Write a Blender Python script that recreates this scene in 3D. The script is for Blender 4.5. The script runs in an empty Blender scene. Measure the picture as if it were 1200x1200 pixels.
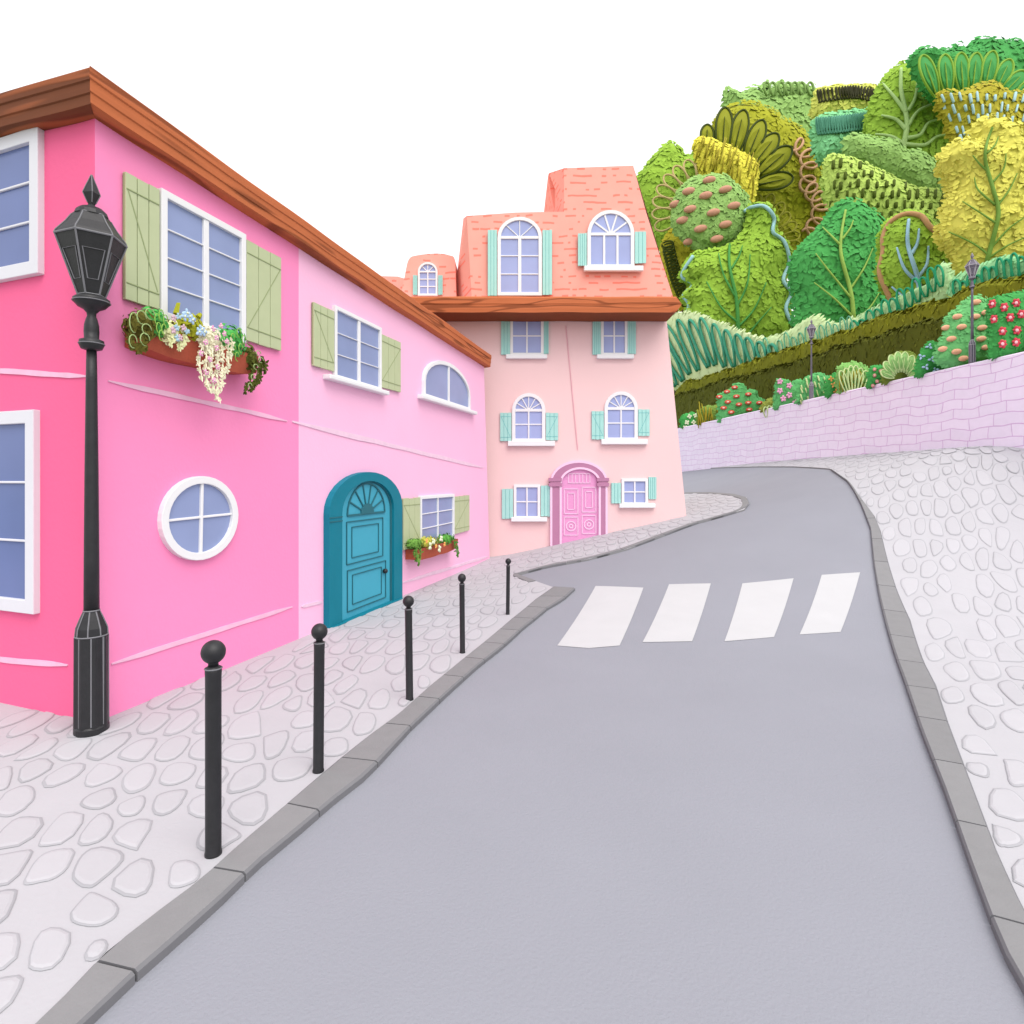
import bpy, math, random
import numpy as np
from mathutils import Vector, Matrix, noise
from mathutils.geometry import delaunay_2d_cdt

C = bpy.context.scene.collection
rnd = random.Random(7)
F, HZ, EYE = 700.0, 561.0, 2.2          # focal length in 1200-px pixels, horizon row, eye height (m)

# ------------------------------------------------------------------ terrain
GX = [(-60, 0), (-1.2, 0), (-0.3, .06), (2, .56), (4.8, 1.17), (8, 2.08), (11, 2.98), (12.2, 3.03), (300, 3.03)]
def G(x):
    for (a, za), (b, zb) in zip(GX, GX[1:]):
        if x <= b: return za + (zb - za) * (x - a) / (b - a)
    return GX[-1][1]
def Gs(x): return (G(x - .5) + G(x - .25) + G(x) + G(x + .25) + G(x + .5)) / 5
def S(y):
    t = min(1, max(0, (y - 6.5) / 8.5)); return t * t * (3 - 2 * t)
def terr(x, y): return Gs(x) * S(y)
WA, WB = Vector((12.0, 14.0)), Vector((9.96, 34.0))
WD = (WB - WA).normalized(); WN = Vector((WD.y, -WD.x))      # WN points up the hill
def wall_d(x, y): return (Vector((x, y)) - WA).dot(WN)
def hill(x, y):
    d = wall_d(x, y)
    z = 5.08 + max(0, d - 4.6) * .75
    z = min(z, 5.08 + 12)
    return z + .12 * noise.noise((x * .5, y * .5, 0))

# ------------------------------------------------------------------ pixel of the reference -> place
def ray(px, py): return Vector(((px - 600) / F, 1, -(py - HZ) / F))
def at(px, py, Y):
    r = ray(px, py); return Vector((r.x * Y, Y, EYE + r.z * Y))
def ground(px, py, off=0.0):
    r = ray(px, py); t = 1.2; st = .06
    while t < 70:
        if EYE + r.z * t < terr(r.x * t, t) + off: break
        t += st
    lo, hi = t - st, t
    for _ in range(24):
        m = (lo + hi) / 2
        if EYE + r.z * m < terr(r.x * m, m) + off: hi = m
        else: lo = m
    return Vector((r.x * hi, hi))

# ------------------------------------------------------------------ materials
def lin(c):
    return tuple(((v / 255) / 12.92 if v / 255 <= .04045 else ((v / 255 + .055) / 1.055) ** 2.4) for v in c)
MATS = {}
def newmat(name):
    m = bpy.data.materials.new(name); m.use_nodes = True
    nt = m.node_tree; b = nt.nodes['Principled BSDF']
    return m, nt, b
def nd(nt, typ, **kw):
    n = nt.nodes.new(typ)
    for k, v in kw.items():
        if k in n.inputs.keys() if isinstance(k, str) else False: n.inputs[k].default_value = v
        else: setattr(n, k, v)
    return n
def math_(nt, op, a, b=None, c=None):
    n = nt.nodes.new('ShaderNodeMath'); n.operation = op
    for i, v in enumerate((a, b, c)):
        if v is None: continue
        if isinstance(v, (int, float)): n.inputs[i].default_value = v
        else: nt.links.new(v, n.inputs[i])
    return n.outputs[0]
def mixc(nt, fac, a, b, blend='MIX'):
    n = nt.nodes.new('ShaderNodeMix'); n.data_type = 'RGBA'; n.blend_type = blend
    for sock, v in ((n.inputs[0], fac), (n.inputs[6], a), (n.inputs[7], b)):
        if isinstance(v, (int, float)): sock.default_value = v
        elif isinstance(v, tuple): sock.default_value = (*v[:3], 1)
        else: nt.links.new(v, sock)
    return n.outputs[2]
def mul(c, k): return tuple(min(.95, v * k) for v in c)

def mat(name, rgb, k=.8, rough=.8, var=.06, scale=3.0, bump=0.0, bscale=40.0, island=0.0, spec=.2, metal=0):
    """plain painted / mineral / plant surface with mottling; rgb as it looks in the picture, k = share of it the surface itself reflects"""
    if name in MATS: return MATS[name]
    m, nt, b = newmat(name)
    base = mul(lin(rgb), k)
    geo = nt.nodes.new('ShaderNodeNewGeometry')
    col = base
    if var:
        tc = nt.nodes.new('ShaderNodeTexCoord')
        n = nt.nodes.new('ShaderNodeTexNoise'); n.inputs['Scale'].default_value = scale; n.inputs['Detail'].default_value = 5
        nt.links.new(tc.outputs['Object'], n.inputs['Vector'])
        col = mixc(nt, n.outputs[0], mul(base, 1 - var * 1.6), mul(base, 1 + var * 1.6))
    if island:
        r = geo.outputs['Random Per Island']
        f = math_(nt, 'MULTIPLY_ADD', r, 2 * island, 1 - island)
        comb = nt.nodes.new('ShaderNodeCombineColor')
        for i in range(3): nt.links.new(f, comb.inputs[i])
        col = mixc(nt, 1.0, col, comb.outputs[0], 'MULTIPLY')
    if isinstance(col, tuple): b.inputs['Base Color'].default_value = (*col, 1)
    else: nt.links.new(col, b.inputs['Base Color'])
    b.inputs['Roughness'].default_value = rough
    b.inputs['Specular IOR Level'].default_value = spec
    b.inputs['Metallic'].default_value = metal
    if bump:
        tc = nt.nodes.new('ShaderNodeTexCoord')
        n2 = nt.nodes.new('ShaderNodeTexNoise'); n2.inputs['Scale'].default_value = bscale; n2.inputs['Detail'].default_value = 6
        nt.links.new(tc.outputs['Object'], n2.inputs['Vector'])
        bp = nt.nodes.new('ShaderNodeBump'); bp.inputs['Strength'].default_value = bump; bp.inputs['Distance'].default_value = .02
        nt.links.new(n2.outputs[0], bp.inputs['Height']); nt.links.new(bp.outputs[0], b.inputs['Normal'])
    MATS[name] = m
    return m

def mat_wood(name, rgb, dark, k=.8, lines=4.2, su=.32, sv=3.2):
    m, nt, b = newmat(name)
    uv = nt.nodes.new('ShaderNodeUVMap')
    mp = nt.nodes.new('ShaderNodeMapping'); mp.inputs['Scale'].default_value = (su, sv, 1)
    nt.links.new(uv.outputs[0], mp.inputs[0])
    n = nt.nodes.new('ShaderNodeTexNoise'); n.inputs['Scale'].default_value = 1.0; n.inputs['Detail'].default_value = 1.5
    nt.links.new(mp.outputs[0], n.inputs['Vector'])
    fr = math_(nt, 'FRACT', math_(nt, 'MULTIPLY', n.outputs[0], lines))
    d = math_(nt, 'ABSOLUTE', math_(nt, 'SUBTRACT', fr, .5))
    ln = nt.nodes.new('ShaderNodeMapRange'); ln.interpolation_type = 'SMOOTHSTEP'
    nt.links.new(d, ln.inputs[0]); ln.inputs[1].default_value = .03; ln.inputs[2].default_value = .17
    ln.inputs[3].default_value = 1; ln.inputs[4].default_value = 0
    n3 = nt.nodes.new('ShaderNodeTexNoise'); n3.inputs['Scale'].default_value = 14; n3.inputs['Detail'].default_value = 4
    mp2 = nt.nodes.new('ShaderNodeMapping'); mp2.inputs['Scale'].default_value = (.12, 2, 1)
    nt.links.new(uv.outputs[0], mp2.inputs[0]); nt.links.new(mp2.outputs[0], n3.inputs['Vector'])
    A, B = mul(lin(rgb), k), mul(lin(dark), k)
    base = mixc(nt, n3.outputs[0], mul(A, .82), mul(A, 1.18))
    col = mixc(nt, ln.outputs[0], base, B)
    nt.links.new(col, b.inputs['Base Color']); b.inputs['Roughness'].default_value = .7; b.inputs['Specular IOR Level'].default_value = .2
    bp = nt.nodes.new('ShaderNodeBump'); bp.inputs['Strength'].default_value = .35; bp.inputs['Distance'].default_value = .01; bp.invert = True
    nt.links.new(ln.outputs[0], bp.inputs['Height']); nt.links.new(bp.outputs[0], b.inputs['Normal'])
    return m

def mat_tiles(name, rgb, dash, k=.8, row=.185, k2=4.2):
    """courses of little tiles: short darker dashes under some tiles"""
    m, nt, b = newmat(name)
    uv = nt.nodes.new('ShaderNodeUVMap'); sep = nt.nodes.new('ShaderNodeSeparateXYZ'); nt.links.new(uv.outputs[0], sep.inputs[0])
    wob = nt.nodes.new('ShaderNodeTexNoise'); wob.inputs['Scale'].default_value = 1.6; nt.links.new(uv.outputs[0], wob.inputs['Vector'])
    zz = math_(nt, 'ADD', math_(nt, 'DIVIDE', sep.outputs[1], row), math_(nt, 'MULTIPLY', wob.outputs[0], .7))
    rowi = math_(nt, 'FLOOR', zz)
    d = math_(nt, 'ABSOLUTE', math_(nt, 'SUBTRACT', math_(nt, 'FRACT', zz), .5))
    ln = math_(nt, 'LESS_THAN', d, .14)
    cb = nt.nodes.new('ShaderNodeCombineXYZ')
    nt.links.new(math_(nt, 'MULTIPLY', sep.outputs[0], k2), cb.inputs[0]); nt.links.new(math_(nt, 'MULTIPLY', rowi, 7.31), cb.inputs[1])
    n = nt.nodes.new('ShaderNodeTexNoise'); n.inputs['Scale'].default_value = 1.0; n.inputs['Detail'].default_value = 0
    nt.links.new(cb.outputs[0], n.inputs['Vector'])
    thr = math_(nt, 'GREATER_THAN', n.outputs[0], .53)
    mask = math_(nt, 'MULTIPLY', ln, thr)
    n3 = nt.nodes.new('ShaderNodeTexNoise'); n3.inputs['Scale'].default_value = 3; n3.inputs['Detail'].default_value = 5
    nt.links.new(uv.outputs[0], n3.inputs['Vector'])
    A = mul(lin(rgb), k)
    col = mixc(nt, mask, mixc(nt, n3.outputs[0], mul(A, .93), mul(A, 1.06)), mul(lin(dash), k))
    nt.links.new(col, b.inputs['Base Color']); b.inputs['Roughness'].default_value = .85; b.inputs['Specular IOR Level'].default_value = .15
    bp = nt.nodes.new('ShaderNodeBump'); bp.inputs['Strength'].default_value = .3; bp.inputs['Distance'].default_value = .01; bp.invert = True
    nt.links.new(mask, bp.inputs['Height']); nt.links.new(bp.outputs[0], b.inputs['Normal'])
    return m

def mat_brick(name, rgb, line, k=.8):
    m, nt, b = newmat(name)
    uv = nt.nodes.new('ShaderNodeUVMap')
    wob = nt.nodes.new('ShaderNodeTexNoise'); wob.inputs['Scale'].default_value = .9; wob.inputs['Detail'].default_value = 2
    nt.links.new(uv.outputs[0], wob.inputs['Vector'])
    vm = nt.nodes.new('ShaderNodeVectorMath'); vm.operation = 'SUBTRACT'; nt.links.new(wob.outputs[1], vm.inputs[0]); vm.inputs[1].default_value = (.5, .5, .5)
    vs = nt.nodes.new('ShaderNodeVectorMath'); vs.operation = 'SCALE'; nt.links.new(vm.outputs[0], vs.inputs[0]); vs.inputs['Scale'].default_value = .32
    va = nt.nodes.new('ShaderNodeVectorMath'); va.operation = 'ADD'; nt.links.new(uv.outputs[0], va.inputs[0]); nt.links.new(vs.outputs[0], va.inputs[1])
    br = nt.nodes.new('ShaderNodeTexBrick'); nt.links.new(va.outputs[0], br.inputs['Vector'])
    br.inputs['Scale'].default_value = 1; br.inputs['Brick Width'].default_value = .78; br.inputs['Row Height'].default_value = .27
    br.inputs['Mortar Size'].default_value = .012; br.inputs['Mortar Smooth'].default_value = .4
    br.offset = .42; br.squash = .75; br.squash_frequency = 3
    A = mul(lin(rgb), k)
    br.inputs['Color1'].default_value = (*mul(A, 1.02), 1); br.inputs['Color2'].default_value = (*mul(A, .965), 1)
    br.inputs['Mortar'].default_value = (*mul(lin(line), k), 1)
    n3 = nt.nodes.new('ShaderNodeTexNoise'); n3.inputs['Scale'].default_value = 6; n3.inputs['Detail'].default_value = 6
    nt.links.new(uv.outputs[0], n3.inputs['Vector'])
    col = mixc(nt, 1.0, br.outputs[0], mixc(nt, n3.outputs[0], (.94, .94, .94), (1.05, 1.05, 1.05)), 'MULTIPLY')
    nt.links.new(col, b.inputs['Base Color']); b.inputs['Roughness'].default_value = .9; b.inputs['Specular IOR Level'].default_value = .1
    bp = nt.nodes.new('ShaderNodeBump'); bp.inputs['Strength'].default_value = .5; bp.inputs['Distance'].default_value = .015; bp.invert = True
    nt.links.new(br.outputs['Fac'], bp.inputs['Height']); nt.links.new(bp.outputs[0], b.inputs['Normal'])
    return m

def mat_glass(name, rgb, k=.8):
    m, nt, b = newmat(name)
    tc = nt.nodes.new('ShaderNodeTexCoord')
    n = nt.nodes.new('ShaderNodeTexNoise'); n.inputs['Scale'].default_value = 1.3; n.inputs['Detail'].default_value = 2
    nt.links.new(tc.outputs['Object'], n.inputs['Vector'])
    A = mul(lin(rgb), k)
    nt.links.new(mixc(nt, n.outputs[0], mul(A, .86), mul(A, 1.14)), b.inputs['Base Color'])
    b.inputs['Roughness'].default_value = .22; b.inputs['Specular IOR Level'].default_value = .25
    return m

# ------------------------------------------------------------------ mesh building
class MB:
    def __init__(s): s.v = []; s.f = []; s.m = []; s.uv = {}
    def add(s, vs, fs, mi=0, uvs=None):
        o = len(s.v); s.v += [tuple(p) for p in vs]
        for f in fs: s.f.append(tuple(i + o for i in f)); s.m.append(mi)
        if uvs:
            for i, q in enumerate(uvs): s.uv[o + i] = q
    def box(s, fr, s0, s1, z0, z1, d0, d1, mi=0):
        P = [fr.P(a, z, d) for d in (d0, d1) for z in (z0, z1) for a in (s0, s1)]
        U = [(a, z) for d in (d0, d1) for z in (z0, z1) for a in (s0, s1)]
        s.add(P, [(0, 1, 3, 2), (5, 4, 6, 7), (4, 0, 2, 6), (1, 5, 7, 3), (2, 3, 7, 6), (4, 5, 1, 0)], mi, U)
    def bar(s, fr, a, b, w, d0, d1, mi=0):
        """flat bar in a facade plane from a to b (s,z), width w"""
        a = Vector(a); b = Vector(b); t = (b - a).normalized(); q = Vector((-t.y, t.x)) * w / 2
        pts = [a + q, a - q, b - q, b + q]
        s.prism(fr, pts, d0, d1, mi)
    def prism(s, fr, pts, d0, d1, mi=0, side=None):
        n = len(pts)
        P = [fr.P(p[0], p[1], d) for d in (d0, d1) for p in pts]
        U = [(p[0], p[1]) for d in (d0, d1) for p in pts]
        o = len(s.v)
        s.add(P, [tuple(range(n, 2 * n)), tuple(reversed(range(n)))], mi, U)
        sm = mi if side is None else side
        for i in range(n):
            j = (i + 1) % n
            s.f.append((o + i, o + j, o + n + j, o + n + i)); s.m.append(sm)
    def ring(s, fr, A, B, d0, d1, mi=0):
        n = len(A); o = len(s.v)
        P = [fr.P(p[0], p[1], d1) for p in A] + [fr.P(p[0], p[1], d1) for p in B] + [fr.P(p[0], p[1], d0) for p in A] + [fr.P(p[0], p[1], d0) for p in B]
        s.add(P, [], mi, [tuple(p) for p in list(A) + list(B) + list(A) + list(B)])
        for i in range(n):
            j = (i + 1) % n
            for f in ((i, j, n + j, n + i), (i, 2 * n + i, 2 * n + j, j), (n + j, 3 * n + j, 3 * n + i, n + i)):
                s.f.append(tuple(q + o for q in f)); s.m.append(mi)
    def tube(s, pts, rad, sides=6, mi=0, cap=True, closed=False):
        pts = [Vector(p) for p in pts]; n = len(pts)
        if n < 2: return
        if isinstance(rad, (int, float)): rad = [rad] * n
        o = len(s.v); V = []
        t0 = (pts[1] - pts[0]).normalized()
        up = Vector((0, 0, 1)) if abs(t0.z) < .9 else Vector((0, 1, 0))
        x = t0.cross(up).normalized()
        for i in range(n):
            if closed: t = pts[(i + 1) % n] - pts[i - 1]
            else: t = pts[min(i + 1, n - 1)] - pts[max(i - 1, 0)]
            if t.length < 1e-9: t = t0.copy()
            t.normalize(); x = x - t * x.dot(t)
            x = x.normalized() if x.length > 1e-6 else t.orthogonal().normalized()
            y = t.cross(x)
            for k in range(sides):
                a = 2 * math.pi * k / sides
                V.append(pts[i] + (x * math.cos(a) + y * math.sin(a)) * rad[i])
        fs = []
        for i in range(n if closed else n - 1):
            i2 = (i + 1) % n
            for k in range(sides):
                k2 = (k + 1) % sides
                fs.append((i * sides + k, i * sides + k2, i2 * sides + k2, i2 * sides + k))
        if cap and not closed: fs += [tuple(reversed(range(sides))), tuple((n - 1) * sides + k for k in range(sides))]
        s.add(V, fs, mi)
    def lathe(s, prof, sides, c=(0, 0, 0), mi=0, rot=0.0, fn=None):
        V = []; n = len(prof)
        for r, z in prof:
            for k in range(sides):
                a = rot + 2 * math.pi * k / sides
                rr = fn(a, r, z) if fn else r
                V.append((c[0] + rr * math.cos(a), c[1] + rr * math.sin(a), c[2] + z))
        fs = []
        for i in range(n - 1):
            for k in range(sides):
                k2 = (k + 1) % sides
                fs.append((i * sides + k, i * sides + k2, (i + 1) * sides + k2, (i + 1) * sides + k))
        fs += [tuple(reversed(range(sides))), tuple((n - 1) * sides + k for k in range(sides))]
        s.add(V, fs, mi)
    def ell(s, c, ax, seg=10, rings=6, mi=0):
        """ellipsoid with centre c and three axis vectors"""
        c = Vector(c); V = [c + ax[2]]
        for i in range(1, rings):
            t = math.pi * i / rings
            for k in range(seg):
                a = 2 * math.pi * k / seg
                V.append(c + ax[0] * math.sin(t) * math.cos(a) + ax[1] * math.sin(t) * math.sin(a) + ax[2] * math.cos(t))
        V.append(c - ax[2]); fs = []
        for k in range(seg):
            k2 = (k + 1) % seg
            fs.append((0, 1 + k, 1 + k2)); b = 1 + (rings - 2) * seg; fs.append((len(V) - 1, b + k2, b + k))
            for i in range(rings - 2): fs.append((1 + i * seg + k, 1 + (i + 1) * seg + k, 1 + (i + 1) * seg + k2, 1 + i * seg + k2))
        s.add(V, fs, mi)
    def leaf(s, p, t, nrm, L, W, mi=0):
        q = nrm.cross(t); q = q.normalized() if q.length > 1e-6 else t.orthogonal().normalized()
        n2 = t.cross(q)
        s.add([p, p + t * L * .35 + q * W * .5 + n2 * L * .03, p + t * L * .75 + q * W * .34, p + t * L - n2 * L * .04,
               p + t * L * .75 - q * W * .34, p + t * L * .35 - q * W * .5 + n2 * L * .03], [(0, 1, 2, 3), (0, 3, 4, 5)], mi)
    def build(s, name, mats, parent=None, smooth=False, bevel=0, origin=None):
        me = bpy.data.meshes.new(name)
        org = Vector(origin) if origin is not None else (parent_world(parent) if parent else Vector((0, 0, 0)))
        me.from_pydata([tuple(Vector(v) - org) for v in s.v], [], s.f)
        mats = mats if isinstance(mats, (list, tuple)) else [mats]
        for m in mats: me.materials.append(m)
        if len(mats) > 1: me.polygons.foreach_set('material_index', s.m)
        if s.uv:
            ul = me.uv_layers.new(name='UVMap'); vi = np.empty(len(me.loops), dtype=np.int32); me.loops.foreach_get('vertex_index', vi)
            arr = np.zeros((len(s.v), 2), dtype=np.float32)
            for k, q in s.uv.items(): arr[k] = q
            ul.data.foreach_set('uv', arr[vi].ravel())
        if smooth: me.polygons.foreach_set('use_smooth', [True] * len(me.polygons))
        me.update(); me.validate()
        o = bpy.data.objects.new(name, me); C.objects.link(o)
        if parent:
            o.parent = parent; o.location = org - parent_world(parent)
        else: o.location = org
        ORG[o.name] = org
        if bevel:
            bv = o.modifiers.new('bevel', 'BEVEL'); bv.width = bevel; bv.segments = 2; bv.limit_method = 'ANGLE'; bv.angle_limit = .6
        return o
ORG = {}
def parent_world(p): return ORG.get(p.name, Vector((0, 0, 0)))
def tag(o, label=None, cat=None, group=None, kind=None):
    if label: o['label'] = label
    if cat: o['category'] = cat
    if group: o['group'] = group
    if kind: o['kind'] = kind
    return o
def thing(name, loc, label, cat, group=None):
    o = bpy.data.objects.new(name, None); C.objects.link(o); o.location = loc; o.empty_display_size = .2
    ORG[o.name] = Vector(loc)
    return tag(o, label, cat, group)
def copy_tree(o, parent=None):
    c = o.copy(); C.objects.link(c); c.parent = parent
    for ch in list(o.children): copy_tree(ch, c)
    return c

class Frame:
    """vertical facade plane: s along it, z up, d outwards"""
    def __init__(s, o, u):
        s.o = Vector((o[0], o[1], 0)); s.u = Vector((u[0], u[1], 0)).normalized()
        n = Vector((s.u.y, -s.u.x, 0))
        if n.dot(-s.o) < 0: n = -n
        s.n = n
    def P(s, a, z, d=0): return s.o + s.u * a + s.n * d + Vector((0, 0, z))
    def px(s, x, y):
        r = ray(x, y); e = Vector((0, 0, EYE))
        t = (s.o - e).dot(s.n) / r.dot(s.n); p = e + r * t
        return ((p - s.o).dot(s.u), p.z)
def _hit(s, x, y, d=0.0):
    r = ray(x, y); e = Vector((0, 0, EYE)); return e + r * ((s.o + s.n * d - e).dot(s.n) / r.dot(s.n))
Frame.hit = _hit
def frame_at(Y): return Y if isinstance(Y, Frame) else Frame((0, Y), (1, 0))
def spline(pts, n=8, closed=False):
    pts = [Vector(p) for p in pts]; N = len(pts); out = []
    for i in range(N if closed else N - 1):
        if closed: p0, p1, p2, p3 = pts[i - 1], pts[i], pts[(i + 1) % N], pts[(i + 2) % N]
        else: p0, p1, p2, p3 = pts[max(i - 1, 0)], pts[i], pts[i + 1], pts[min(i + 2, N - 1)]
        for k in range(n):
            t = k / n
            out.append(.5 * ((2 * p1) + (p2 - p0) * t + (2 * p0 - 5 * p1 + 4 * p2 - p3) * t * t + (3 * p1 - p0 - 3 * p2 + p3) * t ** 3))
    if not closed: out.append(pts[-1])
    return out
def inside(poly, x, y):
    c = False; n = len(poly); j = n - 1
    for i in range(n):
        xi, yi = poly[i][0], poly[i][1]; xj, yj = poly[j][0], poly[j][1]
        if (yi > y) != (yj > y) and x < (xj - xi) * (y - yi) / (yj - yi) + xi: c = not c
        j = i
    return c
def resample(pts, step):
    out = [pts[0]]
    for a, b in zip(pts, pts[1:]):
        n = max(1, int((b - a).length / step))
        for k in range(1, n + 1): out.append(a + (b - a) * k / n)
    return out
def fill(poly, step, jit=0):
    """triangulated interior of a 2D polygon -> verts2d, faces"""
    poly = [Vector((p[0], p[1])) for p in poly]
    poly = resample(poly + [poly[0]], step)[:-1]
    xs = [p.x for p in poly]; ys = [p.y for p in poly]
    pts = list(poly); A = np.array([(p.x, p.y) for p in poly])
    x = min(xs) + step / 2
    while x < max(xs):
        y = min(ys) + step / 2
        while y < max(ys):
            if inside(poly, x, y) and np.min((A[:, 0] - x) ** 2 + (A[:, 1] - y) ** 2) > (step * .5) ** 2: pts.append(Vector((x, y)))
            y += step
        x += step
    n = len(poly)
    r = delaunay_2d_cdt(pts, [], [list(range(n))], 1, 1e-5)
    return r[0], [tuple(f) for f in r[2]], n

# ------------------------------------------------------------------ materials list
M = dict(
    road=mat('asphalt', (184, 186, 197), .56, .9, .035, .8, .25, 60),
    paving=mat('pale_stone', (234, 233, 239), .535, .85, .03, 2.0, .12, 30),
    stone=mat('cobble_face', (235, 234, 240), .535, .85, .02, 4.0, .1, 30, island=.03),
    joint=mat('cobble_joint', (209, 209, 215), .545, .9, 0, island=.07),
    kerb=mat('kerb_granite', (163, 163, 165), .61, .8, .05, 9, .15, 70, island=.04),
    kerbline=mat('kerb_edge', (138, 138, 142), .68, .85, .05, 9),
    stripe=mat('road_paint', (243, 244, 247), .555, .7, .03, 2.2),
    pinkA=mat('coral_pink_plaster', (253, 112, 160), .86, .9, .025, 1.1, .12, 25),
    pinkB=mat('rose_pink_plaster', (255, 148, 197), .92, .9, .022, 1.1, .12, 25),
    pinkC=mat('pale_pink_plaster', (255, 195, 227), .92, .9, .02, 1.1, .12, 25),
    band=mat('pale_band', (255, 200, 228), .82, .9, .08, 6),
    bandC=mat('pale_band_light', (253, 216, 238), .82, .9, .08, 6),
    wood=mat_wood('roof_wood', (190, 107, 66), (142, 76, 44), .95),
    woodShade=mat_wood('roof_wood_shaded', (122, 68, 40), (168, 94, 56), .8),  # end-wall eaves: their shade is put into the darker brown, grain drawn lighter
    soffit=mat('soffit_wood', (134, 72, 42), .9, .8, .08, 3),
    white=mat('white_paint', (250, 250, 252), .82, .6, .015, 5),
    greyw=mat('cool_white_paint', (236, 236, 243), .82, .6, .015, 5),
    glass=mat_glass('window_glass', (151, 165, 207), .84),
    glassL=mat_glass('window_glass_deep', (107, 122, 172), .9),
    glassH=mat_glass('window_glass_light', (170, 181, 228), .84),
    olive=mat('sage_shutter', (202, 212, 170), .8, .75, .04, 5),
    olivel=mat('sage_groove', (163, 176, 130), .8, .8, 0),
    mint=mat('mint_shutter', (180, 234, 226), .82, .75, .04, 5),
    mintl=mat('mint_groove', (128, 203, 203), .82, .8, 0),
    tealf=mat('teal_surround', (14, 127, 148), .85, .6, .05, 4),
    teal=mat('teal_door', (75, 176, 202), .82, .6, .04, 3),
    teall=mat('teal_groove', (48, 112, 124), .85, .7, .05, 5),
    blush=mat('blush_plaster', (244, 208, 208), .91, .9, .02, .9, .1, 25),
    tile=mat_tiles('salmon_tiles', (255, 175, 161), (255, 138, 122), .92),
    hdoor=mat('orchid_door', (241, 166, 215), .83, .7, .03, 3),
    hsurr=mat('mauve_surround', (194, 136, 170), .83, .75, .04, 4),
    hline=mat('door_moulding', (252, 214, 240), .85, .7, 0),
    wire=mat('rose_pipe', (240, 182, 194), .9, .7, 0),
    bricks=mat_brick('lavender_brick', (238, 226, 246), (214, 180, 220), 1.02),
    iron=mat('black_iron', (40, 40, 43), .75, .45, .25, 14, .1, 60, spec=.4),
    ironl=mat('grey_iron_edge', (130, 130, 135), .8, .5, .1, 20),  # lighter grey outline along the iron edges
    iron2=mat('grey_iron', (106, 100, 114), .9, .5, .1, 14, spec=.3),
    iron2l=mat('pale_iron_edge', (222, 218, 226), .8, .6, 0),
    terra=mat('terracotta', (184, 92, 70), .85, .85, .12, 12, .2, 60),
    grass=mat('hill_turf', (120, 140, 62), .7, .9, .15, 2.0, .4, 20),
    earth=mat('soil', (96, 78, 58), .8, .95, .2, 4),
)
def leafm(nm, rgb, k=.95, island=.16, var=.10, scale=.7): return mat(nm, rgb, k, .75, var, scale, 0, 10, island, .15)

# ------------------------------------------------------------------ ground, road, pavements
def grid_obj(name, xs, ys, zf, m, kind='structure'):
    mb = MB(); nx = len(xs)
    mb.add([(x, y, zf(x, y)) for y in ys for x in xs],
           [(j * nx + i, j * nx + i + 1, (j + 1) * nx + i + 1, (j + 1) * nx + i) for j in range(len(ys) - 1) for i in range(nx - 1)])
    o = mb.build(name, m, smooth=True); tag(o, kind=kind); return o
fr_ = lambda a, b, n: [a + (b - a) * i / n for i in range(n + 1)]
grid_obj('ground', fr_(-400, 400, 2), fr_(-300, 900, 2), lambda x, y: -1.2, M['grass'])
ROADZ = -.04
grid_obj('road', fr_(-24, 26, 125), fr_(-8, 46, 135), lambda x, y: terr(x, y) + ROADZ, M['road'])

kerbL_out = [(-90, 1318), (-25, 1262), (43, 1200), (93, 1150), (124, 1116), (180, 1072), (233, 1033), (280, 990), (325, 952), (362, 920), (400, 888), (434, 861), (467, 837), (505, 803), (543, 772), (573, 748), (600, 725), (628, 702), (648, 688)]
kerbL_in = [(-12, 1310), (50, 1258), (110, 1200), (160, 1152), (205, 1112), (257, 1065), (302, 1020), (350, 980), (390, 945), (432, 912), (482, 857), (528, 813), (560, 784), (588, 762), (614, 738), (641, 716), (661, 704), (674, 692)]
kerbR_out = [(1330, 1310), (1240, 1140), (1200, 1067), (1170, 1003), (1137, 915), (1112, 849), (1097, 803), (1083, 776), (1067, 727), (1051, 691), (1041, 659), (1032, 622), (1025, 605), (1007, 582), (990, 561), (974, 550)]
kerbR_in = [(1340, 1450), (1250, 1256), (1200, 1167), (1172, 1117), (1138, 1023), (1107, 933), (1080, 863), (1058, 797), (1041, 745), (1030, 700), (1024, 664), (1020, 622), (1009, 593), (988, 562), (972, 550.5)]
def gl(pts, off=0): return [ground(x, y, off) for x, y in pts]
def poly_at(pl, n):
    L = [0]
    for a, b in zip(pl, pl[1:]): L.append(L[-1] + (b - a).length)
    out = []
    for i in range(n + 1):
        t = L[-1] * i / n; k = 0
        while k < len(L) - 2 and L[k + 1] < t: k += 1
        out.append(pl[k] + (pl[k + 1] - pl[k]) * ((t - L[k]) / max(1e-9, L[k + 1] - L[k])))
    return out
KO, KI = gl(kerbL_out), gl(kerbL_in, ROADZ)
RO, RI = gl(kerbR_out), gl(kerbR_in, ROADZ)

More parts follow.
